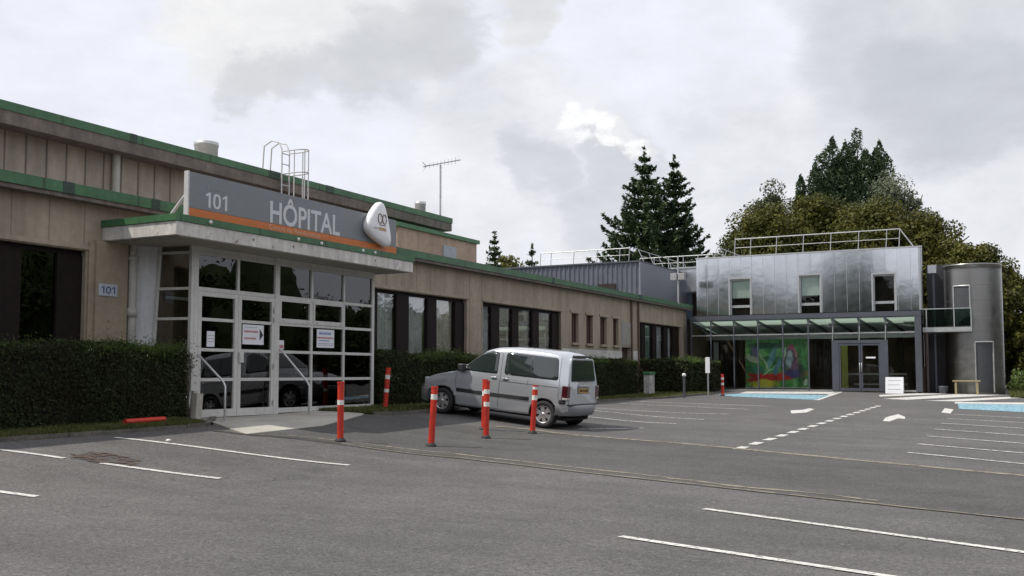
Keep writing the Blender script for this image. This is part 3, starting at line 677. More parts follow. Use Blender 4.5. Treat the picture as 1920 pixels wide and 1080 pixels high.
# ---- antenna
an = empty('roof_antenna', (-18.5, 30, 6.0), 'thin rooftop television antenna on a tall mast at the roof end', 'antenna')
q0 = on_x(827, 430, -18.0); q1 = on_x(826, 309, -18.0); ca = on_x(795, 316, -18.2); cb = on_x(868, 292, -18.0)
an.location = (q0.x, q0.y, 5.5)
MB().tube([(q1.x, q1.y, 5.5), (q1.x, q1.y, q1.z)], .035, 8).build('mast', m_steel, an)
cb = Vector((q1.x + .35, q1.y + .75, q1.z + .28)); ca = Vector((q1.x - .3, q1.y - .6, q1.z - .14)); m = MB(); m.tube([ca, cb], .022, 6); dv = (cb - ca).normalized(); sd = Vector((dv.y, -dv.x, 0)).normalized()
for k in range(9): p = ca.lerp(cb, .06 + k * .1); h_ = .14 + .012 * k; m.tube([p - UP * h_ * .5, p + UP * h_ * .5], .008, 5)
for s_ in (-1, 1): m.tube([ca + dv * .1, ca + sd * .0 + UP * .16 * s_ - dv * .05], .012, 5); m.tube([ca + dv * .1 + sd * .2, ca + dv * .1 - sd * .2], .01, 5)
m.build('boom', m_steel, an)
# ---- number plate on pier
q = on_x(201, 544, -PW + .1); pl_ = empty('house_number_sign', (xf + .10, q.y, q.z - .11), 'pale square plate with the number 101 on the pillar left of the porch', 'sign')
ya, yb = on_x(184, 544, -PW + .1).y, on_x(219, 544, -PW + .1).y
MB().bbox(xf + .101, xf + .118, ya, yb, q.z - .11, q.z + .11, .004).build('plate', M('pale_number_plate', (.42, .46, .52), .5, noise=(9, .06)), pl_)
def text(s, name, mat, parent, center, w=None, h=None, normal='+x', ext=.004, bold=0.0, extra_h=None):
    """lettering as a real thin mesh, fitted to width w (metres) or cap height h"""
    cu_ = bpy.data.curves.new(name, 'FONT'); cu_.body = s; cu_.align_x = 'CENTER'; cu_.align_y = 'CENTER'; cu_.extrude = .5; cu_.offset = bold; cu_.size = 1
    o = bpy.data.objects.new(name, cu_); COL.objects.link(o); bpy.context.view_layer.update()
    me = bpy.data.meshes.new_from_object(o.evaluated_get(bpy.context.evaluated_depsgraph_get())); bpy.data.objects.remove(o); bpy.data.curves.remove(cu_)
    co = np.array([v.co[:] for v in me.vertices]); mn, mx_ = co.min(0), co.max(0); c_ = (mn + mx_) / 2; sz = mx_ - mn
    sx = (w / sz[0]) if w else (h / sz[1]); sy = (h / sz[1]) if h else sx
    co = (co - c_) * np.array([sx, sy, ext / max(sz[2], 1e-6)])
    if normal == '+x': co = np.stack([co[:, 2], co[:, 0], co[:, 1]], 1)     # reads along +y seen from +x
    elif normal == '-y': co = np.stack([co[:, 0], -co[:, 2], co[:, 1]], 1)
    co = co + np.array(center) - np.array(world_loc(parent))
    for v, c2 in zip(me.vertices, co): v.co = c2
    me.materials.clear(); me.materials.append(mat); me.name = name
    ob = bpy.data.objects.new(name, me); COL.objects.link(ob); ob.parent = parent; return ob
def digits(mat, parent, x, y0, y1, z0, z1, w=.2):
    """the number 101 as flat cut numerals: one with a flag, upright oval zero"""
    h = z1 - z0; dw = (y1 - y0); t = h * w
    for k, (a, b, ch) in enumerate(((0, .22, '1'), (.33, .70, '0'), (.78, 1.0, '1'))):
        a, b = y0 + dw * a, y0 + dw * b; m = MB()
        if ch == '1': m.prism([(b - t, z0), (b, z0), (b, z1), (b - t * .8, z1), (a, z1 - h * .16), (a, z1 - h * .29), (b - t, z1 - h * .20)], 'x', x, x + .004)
        else:
            n = 28; cy_, cz_ = (a + b) / 2, (z0 + z1) / 2; vs = []
            for i in range(n):
                an = 2 * pi * i / n; c_, s_ = cos(an), sin(an); sg = lambda v: math.copysign(abs(v) ** .8, v)
                for xx in (x, x + .004): vs += [(xx, cy_ + sg(c_) * (b - a) / 2, cz_ + sg(s_) * h / 2), (xx, cy_ + sg(c_) * ((b - a) / 2 - t), cz_ + sg(s_) * (h / 2 - t * .8))]
            fs = []
            for i in range(n):
                j = (i + 1) % n; A, B = 4 * i, 4 * j; fs += [(A + 2, B + 2, B + 3, A + 3), (A, A + 1, B + 1, B), (A, B, B + 2, A + 2), (A + 1, A + 3, B + 3, B + 1)]
            m.add(vs, fs)
        m.build('numeral', mat, parent)
digits(M('blue_numerals', (.06, .10, .22), .5, noise=(20, .05)), pl_, xf + .1185, ya + (yb - ya) * .13, ya + (yb - ya) * .87, q.z - .065, q.z + .065, .2)

# ================================================================== PORCH
PP = 14.0; PC = 13.2
YA, YB = 13.69, 19.37; FZ = .80
PO = empty('entrance_porch', (-PP, 16.5, FZ), 'white framed glass entrance porch with flat green edged canopy', 'porch')
bay = (YB - YA) / 5; yb_ = [YA + bay * i for i in range(6)]
zr = [.98, 1.53, 2.10, 2.68, 3.25, 3.90]       # rail heights
xp = -PP; T = .05
m = MB()
m.box(xp - .08, xp, YA - .03, YA + .07, FZ, 4.06)        # corner post
for i in range(1, 6):
    w_ = .05 if i in (1, 3, 4) else .07
    if i == 5: m.box(xp - .08, xp, YB - .06, YB + .03, FZ, 4.06)
    elif i == 2: m.box(xp - .08, xp + .01, yb_[i] - .07, yb_[i] + .07, FZ, 4.06)
    elif i == 1: m.box(xp - .08, xp, yb_[i] - .03, yb_[i] + .03, 3.25, 4.06)
    else: m.box(xp - .08, xp, yb_[i] - .03, yb_[i] + .03, FZ, 4.06)
def hbar(y0, y1, z, h=.06, x0=xp - .07, x1=xp - .005): m.box(x0, x1, y0, y1, z - h / 2, z + h / 2)
cells = [(YA + .07, yb_[1] - .03), (yb_[1] + .03, yb_[2] - .07), (yb_[2] + .07, yb_[3] - .03), (yb_[3] + .03, yb_[4] - .03), (yb_[4] + .03, YB - .06)]
hbar(YA + .07, yb_[2] - .07, 3.25, .08); hbar(YA + .07, yb_[1] - .03, 3.93, .05); hbar(yb_[1] + .03, yb_[2] - .07, 3.93, .05)
for c_ in cells[2:]:
    for z in zr[1:5]: hbar(c_[0], c_[1], z, .06)
    hbar(c_[0], c_[1], .88, .10); hbar(c_[0], c_[1], 3.93, .05)
m.build('frame', m_frame, PO)
# opening fanlight sashes in bays 3 and 4
for c_ in cells[2:4]:
    mm_ = MB(); z0, z1 = 2.71, 3.22; x0, x1 = xp - .03, xp + .012
    mm_.box(x0, x1, c_[0], c_[0] + .06, z0, z1); mm_.box(x0, x1, c_[1] - .06, c_[1], z0, z1); mm_.box(x0, x1, c_[0] + .06, c_[1] - .06, z1 - .06, z1); mm_.box(x0, x1, c_[0] + .06, c_[1] - .06, z0, z0 + .09)
    for yy in (c_[0] + .12, c_[1] - .12): mm_.lathe((0, yy, z0 + .045), [(0, x1 + .02), (.018, x1 + .015), (.018, x1)], 8, 'x')
    mm_.build('fanlight', m_frame, PO)
# fascia boards above the glass
m = MB(); m.box(xp - .06, xp - .012, YA, YB, 3.955, 4.058); m.build('head_board', m_frame, PO)
# panes
def pane(y0, y1, z0, z1, mat=m_glass, par=PO, x=xp - .045): return MB().box(x, x + .008, y0, y1, z0, z1).build('pane', mat, par)
allz = [(.93, zr[1] - .03), (zr[1] + .03, zr[2] - .03), (zr[2] + .03, zr[3] - .03), (zr[3] + .03, zr[4] - .03), (zr[4] + .04, 3.905)]
for ci, c_ in enumerate(cells):
    if ci >= 2:
        for k in range(4): pane(c_[0], c_[1], *allz[k])
    pane(c_[0], c_[1], *allz[4])
# double door
for ci in (0, 1):
    y0, y1 = (cells[0][0] + .0, yb_[1] - .004) if ci == 0 else (yb_[1] + .004, cells[1][1])
    D = empty('door', (0, 0, 0)); D.parent = PO; D.location = (0, (y0 + y1) / 2 - 16.5, 0.01)
    mm_ = MB(); st = .09; x0, x1 = xp - .07, xp + .005
    mm_.box(x0, x1, y0, y0 + st, FZ + .012, 3.205); mm_.box(x0, x1, y1 - st, y1, FZ + .012, 3.205)
    mm_.box(x0, x1, y0 + st, y1 - st, 3.12, 3.205); mm_.box(x0, x1, y0 + st, y1 - st, FZ + .012, .96)
    for z in zr[1:4]: mm_.box(x0 + .01, x1 - .01, y0 + st, y1 - st, z - .03, z + .03)
    mm_.build('door_leaf', m_frame, D)
    for k, (z0, z1) in enumerate([(.96, zr[1] - .03), (zr[1] + .03, zr[2] - .03), (zr[2] + .03, zr[3] - .03), (zr[3] + .03, 3.12)]): pane(y0 + st, y1 - st, z0, z1, m_glass, D)
    if ci == 1:
        MB().bbox(xp + .006, xp + .05, y0 + .01, y0 + .13, 1.86, 2.07, .01).build('lock_box', m_frame, D)
        mm_ = MB()
        for z in (1.8, 2.75, 2.95, 1.05): mm_.lathe((xp + .02, y1 - .035, z), [(.016, -.05), (.016, .05)], 8)
        mm_.build('hinges', m_steel, D)
# side wall: slanted glass edge, fin and white panel
mA = Vector((-PP, YA - .05, 0)); P2 = Vector((-14.96, 13.43, 0))       # side runs back to the wall
sd_ = (P2 - mA); sdn = sd_.normalized(); nrm_ = Vector((sdn.y, -sdn.x, 0)); 
if nrm_.y > 0: nrm_ = -nrm_
def sp_(t, z, o=0): p = mA + sd_ * t + nrm_ * o; return Vector((p.x, p.y, z))
m = MB(); m.beam(sp_(.04, FZ), sp_(.04, 4.06), .10, .07, (1, 0, 0)); e_top, e_bot = .76, .93
m.beam(sp_(e_top, 4.05), sp_(e_bot, FZ), .05, .06, (1, 0, 0))
for z in zr[1:5] + [3.93]:
    te = e_bot + (e_top - e_bot) * (z - FZ) / (4.05 - FZ); m.beam(sp_(.06, z), sp_(te - .02, z), .05, .05)
m.build('side_frame', m_frame, PO)
m = MB(); a_, b_, c2, d2 = sp_(.05, FZ, -.01), sp_(e_bot, FZ, -.01), sp_(e_top, 4.05, -.01), sp_(.05, 4.05, -.01); m.quad(a_, b_, c2, d2); m.build('side_pane', m_glass, PO, fix=False)
m = MB(); h0 = Vector((-15.066, 13.02, 0)); 
for (p_, q_) in (((sp_(e_bot + .03, FZ), sp_(e_top + .03, 4.06)), None),):
    A0, A1 = p_; B0 = Vector((h0.x, h0.y, FZ)); B1 = Vector((h0.x, h0.y, 4.06)); o_ = Vector((.0, -.05, 0))
    m.add([A0, B0, B1, A1, A0 - o_, B0 - o_, B1 - o_, A1 - o_], [(0, 1, 2, 3), (7, 6, 5, 4), (0, 4, 5, 1), (1, 5, 6, 2), (2, 6, 7, 3), (3, 7, 4, 0)])
m.build('side_panel', M('white_side_panel', (.60, .61, .61), .6, noise=((1.3, .08), (10, .06)), streak=(8, .15, .1)), PO)
# right return
MB().box(-PW, xp - .08, YB - .06, YB - .02, FZ, 4.06).build('side_return', m_frame, PO)
# floor, plinth and inside
MB().box(-PW + .002, xp, YA - .08, YB + .1, .35, FZ).build('plinth', m_conc, PO)
m = MB(); m.box(-PW + .004, -PW + .03, YA - .3, YB - .08, FZ, 4.05); m.build('interior_wall', m_inside2, PO)
m = MB(); m.box(-PW + .03, -PW + .07, 15.0, 15.05, FZ, 4); m.box(-PW + .03, -PW + .07, 17.0, 17.05, FZ, 4); m.box(-PW + .03, -PW + .07, 13.9, 18.1, 3.1, 3.16); m.build('inner_door_frame', m_frame, PO)
m = MB(); curtain_mesh(m, yb_[4] + .12, YB - .15, 2.1, 4.0, -14.16); m.build('curtain', m_curtg, PO, fix=False)
MB().box(-14.9, -14.5, yb_[4] + .1, YB - .2, FZ, 1.5).build('counter', M('pale_wood', (.30, .22, .13), .7, noise=(5, .2)), PO)
# canopy
CY0, CY1 = 12.42, 19.85
m = MB(); m.bbox(-PW + .001, -PC, CY0, CY1, 4.065, 4.315, .008); m.build('canopy', m_canopy, PO)
m = MB(); m.box(-PW + .05, -PC - .02, CY0 + .1, CY1 - .1, 4.052, 4.064); m.build('soffit', m_soffit, PO)
m = MB(); m.box(-PC - .02, -PC + .025, CY0 - .025, CY1 + .025, 4.317, 4.44); m.box(-PW - .1, -PC - .02, CY0 - .025, CY0 + .02, 4.317, 4.44); m.box(-PW + .1, -PC - .02, CY1 - .02, CY1 + .025, 4.317, 4.44)
m.build('canopy_edge', m_green, PO)
MB().box(-PW + .1, -PC - .021, CY0 + .021, CY1 - .021, 4.317, 4.36).build('canopy_roof', m_gravel, PO)
m = MB()
for yy, zz in ((13.2, 4.38), (15.62, 4.36), (16.35, 4.36), (17.8, 4.37), (18.25, 4.37)): m.lathe((0, yy, zz), [(0, -PC + .06), (.035, -PC + .05), (.035, -PC + .02)], 8, 'x')
split_build(m, 'clip', m_refl, PO)
m = MB()
for yy in (14.35, 15.5, 18.3): m.lathe((0, yy, 4.20), [(0, -PC + .006), (.022, -PC + .006)], 8, 'x')
split_build(m, 'stain_spot', M('dark_stain', (.10, .085, .07), .9), PO)

# ================================================================== SIGN
XS = -13.34
SG = empty('hospital_sign', (XS, 15.8, 4.45), 'long grey sign reading HÔPITAL with an orange stripe on the porch canopy', 'sign')
sy0, sy1 = on_x(354, 380, XS).y, on_x(743, 440, XS).y; z0s, z1s = 4.47, 5.265
MB().bbox(XS - .05, XS, sy0, sy1, z0s + .145, z1s, .006).build('panel', m_sign, SG)
MB().bbox(XS - .05, XS + .004, sy0, sy1, z0s, z0s + .142, .004).build('stripe', m_orange, SG)
m = MB(); m.box(XS - .09, XS + .01, sy0 - .035, sy0 - .002, z0s, z1s + .01); m.build('edge_trim', m_whmetal, SG)
m = MB()
for yy in (sy0 + .02, (sy0 + sy1) / 2, sy1 - .1): m.tube([(XS - .06, yy, z0s + .42), (XS - .62, yy, 4.36)], .03, 8)
split_build(m, 'strut', m_whmetal, SG)
def ys(u, v=420): return on_x(u, v, XS).y
def zs(u, v): return on_x(u, v, XS).z
digits(m_letter, SG, XS + .0005, ys(385), ys(425), zs(405, 378) - .14, zs(405, 378) + .14, .19)
text('Bâtiment', 'lettering', m_letterf, SG, (XS + .003, (ys(388) + ys(424)) / 2, zs(405, 355)), w=ys(424) - ys(388), h=.09)
text('HÔPITAL', 'lettering', m_letter, SG, (XS + .003, (ys(506) + ys(637)) / 2, zs(571, 405)), w=ys(637) - ys(506), h=.56, bold=.018)
text('Centre de Rééducation', 'lettering', m_letter_o, SG, (XS + .007, (ys(504) + ys(600)) / 2, z0s + .075), w=ys(600) - ys(504), h=.095)
# rounded three-cornered emblem block in front of the sign
ctr = Vector((0, (ys(679) + ys(722)) / 2, (zs(710, 382) + zs(712, 462)) / 2)); hw_ = (ys(725) - ys(681)) / 2; hh = .50
def egg(s=1.0):
    pts = []
    P3 = [Vector((.22, 1.35)), Vector((1.05, -1.15)), Vector((-1.15, -.40))]      # y, z corners
    n = 14
    base_ = []
    for k in range(3):
        a, b, c = P3[k - 1], P3[k], P3[(k + 1) % 3]
        p0 = b.lerp(a, .5); p2 = b.lerp(c, .5)
        for t in range(n):
            t_ = t / (n - 1); w9 = 1.7; dn = (1 - t_) ** 2 + 2 * w9 * t_ * (1 - t_) + t_ ** 2; base_.append((p0 * (1 - t_) ** 2 + b * 2 * w9 * t_ * (1 - t_) + p2 * t_ ** 2) / dn)
    for p in base_:
        if not pts or (Vector(p) - pts[-1]).length > 1e-4: pts.append(p * s)
    if (pts[0] - pts[-1]).length < 1e-4: pts.pop()
    return pts
ps = [(Vector(p)) for p in egg()]
mx0 = max(p.x for p in ps); mn0 = min(p.x for p in ps); mx1 = max(p.y for p in ps); mn1 = min(p.y for p in ps)
def EP(p, s, x): yy = (p.x - (mx0 + mn0) / 2) / (mx0 - mn0) * 2 * hw_ * s; zz = (p.y - (mx1 + mn1) / 2) / (mx1 - mn1) * 2 * hh * s; return (x, ctr.y + yy, ctr.z + zz)
m = MB(); lay = [(.92, XS + .005), (1.0, XS + .05), (1.0, XS + .14), (.96, XS + .18), (.82, XS + .205), (.5, XS + .212), (.02, XS + .214)]; n_ = len(ps)
vs = [EP(p, s, x) for s, x in lay for p in ps]; fs = [(i * n_ + k, i * n_ + (k + 1) % n_, (i + 1) * n_ + (k + 1) % n_, (i + 1) * n_ + k) for i in range(len(lay) - 1) for k in range(n_)]
m.add(vs, fs, True); em = m.build('emblem', m_emb, SG)
m = MB(); cy = ctr.y + .03
for k in (-1, 1): m.tube([(XS + .218, cy + k * .085 + .075 * cos(a), ctr.z + .10 + .11 * sin(a)) for a in np.linspace(.3, 2 * pi + .1, 18)], .012, 5)
m.build('emblem_mark', m_embb, em)
m = MB(); m.box(XS + .213, XS + .219, cy - .13, cy + .15, ctr.z - .17, ctr.z - .10); m.build('emblem_mark', m_embg, em)
m = MB(); m.box(XS + .213, XS + .219, cy - .11, cy + .13, ctr.z - .055, ctr.z - .035); m.build('emblem_mark', m_embb, em)
m = MB(); m.box(XS + .215, XS + .219, cy - .30, cy - .15, ctr.z - .145, ctr.z - .115); m.build('emblem_mark', m_emby, em)

# notices stuck inside the porch glass
def notice(u0, v0, u1, v1, label, rows, arrow=False):
    x = xp + .002; A = on_x(u0, v0, x); B = on_x(u1, v1, x); C0 = on_x(u0, v1, x)
    zt, zb = on_x((u0 + u1) / 2, v0, x).z, on_x((u0 + u1) / 2, v1, x).z
    x = xp - .028
    n_ = empty('notice', (x, (A.y + B.y) / 2, zb), label, 'notice')
    MB().box(x, x + .004, A.y, B.y, zb, zt).build('sheet', m_paper, n_)
    for (f0, f1, g0, g1, mt) in rows:
        w_ = B.y - A.y; h_ = zt - zb; mm_ = MB(); random.seed(int(u0 + f0 * 100))
        y_ = A.y + w_ * f0
        while y_ < A.y + w_ * f1:
            l_ = random.uniform(.02, .05); zz = zb + h_ * g0; mm_.box(x + .0045, x + .006, y_, min(y_ + l_, A.y + w_ * f1), zz, zb + h_ * g1); y_ += l_ + .012
        mm_.build('print', mt, n_)
    if arrow:
        w_ = B.y - A.y; h_ = zt - zb; MB().prism([(A.y + w_ * .80, zb + h_ * .82), (A.y + w_ * .97, zb + h_ * .5), (A.y + w_ * .80, zb + h_ * .22)], 'x', x + .005, x + .008).build('arrow', m_inkk, n_)
notice(457, 609, 496, 646, 'white notice with red lines and a black arrow on the glass door', [(.08, .72, .60, .70, m_inkr), (.08, .62, .26, .35, m_inkr), (.1, .7, .85, .88, m_inkg)], True)
notice(596, 618, 628, 652, 'white and blue printed notice on the glass right of the doors', [(.12, .82, .72, .84, m_inkb), (.04, .95, .50, .58, m_inkr), (.12, .7, .36, .42, m_inkb), (.1, .9, .2, .24, m_inkg), (.1, .9, .12, .15, m_inkg)])
notice(390, 621, 404, 650, 'narrow pale leaflet on the left leaf of the door', [(.1, .9, .7, .75, m_inkg), (.1, .9, .5, .55, m_inkg), (.1, .9, .3, .35, m_inkg)])
notice(519, 638, 534, 655, 'small red and white sticker beside the handrail top', [(.05, .95, .1, .5, m_inkr)])

# ramp, handrails, kerb, lawn
m = MB(); tl = [G(405, 797), G(430, 808), G(462, 815), G(530, 808), G(606, 799)]
xr = -PP + .002
top = [(xr, 14.0, FZ - .004), (xr, 16.2, FZ - .004), (xr, 17.6, FZ - .004)]
r0 = Vector(G(400, 797)); r1 = Vector(G(462, 815)); r2 = Vector(G(606, 799)); r3 = Vector(G(680, 779))
def rr(p, dz=.012): return Vector((p.x, p.y, gz(p.x, p.y) + dz))
A_ = [Vector((xr, 13.62, FZ - .004)), Vector((xr, 14.9, FZ - .004)), Vector((xr, 17.0, FZ - .004)), Vector((xr, 19.3, FZ - .004))]
B_ = [rr(r0, .05), rr(r1), rr(r2), rr(r3)]
vs = []; 
for t in range(13):
    i = min(2, t // 4); f = t / 4 - i; a = A_[i].lerp(A_[i + 1], f); b = B_[i].lerp(B_[i + 1], f)
    for k in range(5): p = a.lerp(b, k / 4); vs.append(Vector((p.x, p.y, max(p.z, gz(p.x, p.y) + .014))))
    vs.append(Vector((b.x, b.y, b.z - .25)))
fs = [(i * 6 + j, (i + 1) * 6 + j, (i + 1) * 6 + j + 1, i * 6 + j + 1) for i in range(12) for j in range(5)]
m.add(vs, fs); m.add([vs[0], vs[5], Vector((xr, 13.62, .3))], [(0, 1, 2)])
struct(m.build('ramp', m_conc, loc=(-13.5, 16, .6), fix=True))
def handrail(uf, vf, ut, vt, P, label):
    base = on_x(uf, vf, -P); knee = on_x(uf, 720, -P)
    zb = base.z; 
    o = empty('handrail', (base.x, base.y, zb), label, 'handrail', 'steel handrails beside the entrance ramp')
    kz = on_x(uf, {0: 720}.get(0), -P).z
    tp = on_x(ut, vt, xp + .03)
    m = MB(); pts = [(base.x, base.y, zb)] + [(base.x, base.y, zb + (kz - zb) * t) for t in (.5, .93)] + [(base.x - .02, base.y, kz - .01), (base.x - .06, base.y, kz + .05), tuple(Vector((base.x - .08, base.y, kz + .07)).lerp(tp, .5)), tuple(tp)]
    m.tube(pts, .021, 10); m.build('rail', m_steel, o); MB().lathe((base.x, base.y, zb), [(.055, 0), (.055, .012), (.022, .014)], 12).build('foot', m_steel, o)
    return o
handrail(421, 797, 372, 665, 13.35, 'left steel handrail sloping to the porch corner')
g2 = handrail(579, 790, 526, 655, 13.42, 'right steel handrail sloping to the third window bay')
# kerb and lawn in front of the left hedge
kpts = [on_ground(u, v) for u, v in ((-700, 850), (-300, 845), (0, 829), (130, 820), (260, 810), (350, 803), (388, 799), (402, 790), (404, 781))]
m = MB()
for i in range(len(kpts) - 1):
    a, b = kpts[i], kpts[i + 1]; n = max(1, int((b - a).length / .6))
    for k in range(n):
        p = a.lerp(b, k / n); q = a.lerp(b, (k + .985) / n); dz = random.uniform(-.008, .008)
        m.beam(Vector((p.x - .04, p.y, gz(p.x, p.y) + .01 + dz)), Vector((q.x - .04, q.y, gz(q.x, q.y) + .01 + dz)), .11, .11)
struct(m.build('kerb', m_kerb, loc=(-13, 10, .5)))
def lawn(m, front, xback, dz):
    vs = []; n = len(front)
    for p in front:
        for k in range(6):
            x = (p.x - .08) + (xback - (p.x - .08)) * k / 5; vs.append((x, p.y, gz(p.x, p.y) + dz + .015 * k))
    m.add(vs, [(i * 6 + j, (i + 1) * 6 + j, (i + 1) * 6 + j + 1, i * 6 + j + 1) for i in range(n - 1) for j in range(5)]); return m
lf = []
for i in range(len(kpts) - 3):
    for k in range(4): lf.append(kpts[i].lerp(kpts[i + 1], k / 4))
lf.append(kpts[-3]); struct(lawn(MB(), lf, -15.0, .055).build('lawn', m_soil, loc=(-14, 9, .6), fix=False))
def blades(name, pts, mat, h=.07, wd=.012, lean=.5, label=None):
    n = len(pts); pts = np.array(pts); a = rng.uniform(0, 2 * pi, n); ax = np.stack([np.cos(a), np.sin(a), np.zeros(n)], 1); hh_ = h * rng.uniform(.5, 1.3, n)
    ln = rng.normal(size=(n, 3)) * lean; ln[:, 2] = 1; ln /= np.linalg.norm(ln, axis=1)[:, None]; w_ = wd * rng.uniform(.6, 1.4, n)[:, None]
    V = np.stack([pts - ax * w_ / 2, pts + ax * w_ / 2, pts + ax * w_ * .15 + ln * hh_[:, None], pts - ax * w_ * .15 + ln * hh_[:, None]], 1)
    o = quads_mesh(name, V, mat, loc=tuple(pts.mean(0))); o['kind'] = 'stuff'; return o
gp = []
for k in range(22000):
    i = random.randrange(len(lf) - 1); p = lf[i].lerp(lf[i + 1], random.random()); x = p.x - random.uniform(.0, 1.1) ** 1.0
    if p.y < 6: continue
    gp.append((x, p.y, gz(p.x, p.y) + .06 + (p.x - x) * .05))
blades('grass', gp, m_grass, .06, .014)
# far strip of grass under the hedges beyond the van
fk = [on_ground(u, v) for u, v in ((700, 778), (760, 777), (830, 770), (1100, 755), (1180, 750), (1250, 747), (1300, 742), (1345, 739))]
fl_ = []
for i in range(len(fk) - 1):
    for k in range(5): fl_.append(fk[i].lerp(fk[i + 1], k / 5))
struct(lawn(MB(), fl_, -15.0, .03).build('lawn', m_soil, loc=(-14, 30, .6), fix=False))
gp = []
for k in range(26000):
    i = random.randrange(len(fl_) - 1); p = fl_[i].lerp(fl_[i + 1], random.random()); x = p.x - random.uniform(.0, min(2.0, abs(-14.8 - p.x)))
    gp.append((x, p.y, gz(p.x, p.y) + .03))
blades('grass', gp, m_grass, .10, .03)
m = MB()
for i in range(len(fl_) - 1):
    a, b = fl_[i], fl_[i + 1]; m.beam((a.x, a.y, a.z + .01), (b.x, b.y, b.z + .01), .12, .12)
struct(m.build('kerb', m_kerb, loc=(-13, 30, .7)))

# ================================================================== FAR METAL BUILDING
YG = 46.0
def fx(u, y=YG, v=700): return on_y(u, v, y).x
def fz(u, v, y=YG): return on_y(u, v, y).z
MBD = empty('metal_building', (fx(1520), YG, .8), 'modern two storey building clad in silver metal with a glass ground floor front', 'building')
XL, XR = fx(1308, 46.7), fx(1734, 46.7); ZB = fz(1520, 584) - .02; ZT = fz(1734, 463, 46.7); FLR = .86
win = [(1371, 1409, 524), (1502, 1541, 517), (1641, 1682, 515)]
m = MB(); yb0, yb1 = 46.7, 46.98; x = XL
ops = []
for a, b, v in win: ops.append((fx(a, 46.7), fx(b, 46.7), fz(a, v, 46.7)))
for a, b, zt in ops:
    m.box(x, a, yb0, yb1, ZB, ZT); m.box(a, b, yb0, yb1, zt, ZT); x = b
m.box(x, XR - .15, yb0, yb1, ZB, ZT)
m.build('metal_wall', m_clad, MBD)
m = MB(); m.add([(XR - .15 + .15 * sin(t * pi / 16), 46.7 + .15 - .15 * cos(t * pi / 16), z) for t in range(9) for z in (ZB, ZT)], [(2 * t, 2 * t + 2, 2 * t + 3, 2 * t + 1) for t in range(8)], True); m.prism([(XR - .02, 46.85), (XR, 46.85), (XR - 1.9, 60), (XR - 1.92, 60)], 'z', ZB - 2.5, ZT); m.build('corner_sheet', m_clad2, MBD)
m = MB(); m.box(XL, XL + .05, yb1, 60, ZB, ZT); m.box(XL, XR - 2, 59.9, 60, ZB - 2.4, ZT - .01); m.build('side_wall', m_clad2, MBD)
MB().prism([(XL - .03, 46.66), (XR + .03, 46.66), (XR - 1.87, 60), (XL - .03, 60)], 'z', ZT + .002, ZT + .07).build('roof', m_steel, MBD)
m = MB(); n = int((XR - XL) / .54)
for k in range(1, n + 1):
    xx = XL + k * .54
    if any(a - .03 < xx < b + .03 for a, b, z in ops):
        zt = [z for a, b, z in ops if a - .03 < xx < b + .03][0]; m.box(xx - .006, xx + .006, yb0 - .022, yb0 - .001, zt + .06, ZT)
    else: m.box(xx - .006, xx + .006, yb0 - .022, yb0 - .001, ZB, ZT)
m.build('standing_seams', m_clad2, MBD)
for i, (a, b, zt) in enumerate(ops):
    w = empty('window', (0, 0, 0)); w.parent = MBD; w.location = Vector(((a + b) / 2, yb0, ZB)) - MBD.location
    m = MB(); t_ = .07; m.box(a - t_, a, yb0 - .03, yb0 - .002, ZB, zt + t_); m.box(b, b + t_, yb0 - .03, yb0 - .002, ZB, zt + t_); m.box(a, b, yb0 - .03, yb0 - .002, zt, zt + t_)
    m.box(a, a + .05, yb0 + .12, yb0 + .18, ZB, zt); m.box(b - .05, b, yb0 + .12, yb0 + .18, ZB, zt); m.box(a + .05, b - .05, yb0 + .12, yb0 + .18, zt - .06, zt)
    m.build('frame', m_steel, w)
    hh_ = zt - ZB
    m = MB(); m.box(a + .05, b - .05, yb0 + .10, yb0 + .19, ZB + hh_ * .20, ZB + hh_ * .27); m.build('transom', m_steel, w)
    MB().box(a + .05, b - .05, yb0 + .14, yb0 + .148, ZB, zt - .06).build('pane', m_glass2, w)
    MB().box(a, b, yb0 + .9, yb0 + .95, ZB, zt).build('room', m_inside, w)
    if i < 2: MB().box(a + .06, b - .06, yb0 + .20, yb0 + .21, ZB + hh_ * .47, zt - .05).build('blind', M('pale_green_blind', (.50, .60, .53), .8, noise=(3, .05)), w)
# glass ground floor front
AT = empty('glass_front', (0, 0, 0)); AT.parent = MBD
mu = [1297, 1334, 1377, 1422, 1469, 1517, 1563, 1612, 1662, 1722]
mx_ = [fx(u) for u in mu]; zb_ = FLR; zt_ = fz(1722, 583)
zr1 = fz(1722, 594); zr2 = zt_ - .93
m = MB(); m.box(mx_[0] - .05, mx_[-1] + .16, YG - .06, YG + .10, zt_ - .20, zt_ + .02); m.box(mx_[-1] - .1, mx_[-1] + .16, YG - .05, YG + .12, zb_, zt_ - .20); m.box(mx_[-1] + .02, mx_[-1] + .16, YG + .13, 46.66, zt_ - .18, zt_); m.build('beam', m_anth, AT)
m = MB()
for i, x_ in enumerate(mx_[:-1]):
    lo = zb_ if i not in (6, 7, 8) else zb_ + 2.12
    m.box(x_ - .028, x_ + .028, YG - .03, YG + .06, lo, zt_ - .20)
split_build(m, 'mullion', m_anth, AT)
m = MB(); m.box(mx_[0], mx_[-1] - .1, YG - .02, YG + .05, zr2, zr2 + .05); m.box(mx_[0], mx_[6], YG - .02, YG + .05, zb_, zb_ + .06); m.box(mx_[8], mx_[-1] - .1, YG - .02, YG + .05, zb_, zb_ + .06); m.build('rail', m_steel, AT)
for i in range(len(mx_) - 1):
    lo = zb_ if i not in (6, 7) else zb_ + 2.2
    MB().box(mx_[i] + .03, mx_[i + 1] - .03, YG, YG + .008, lo, zt_ - .21).build('pane', m_atr, AT)
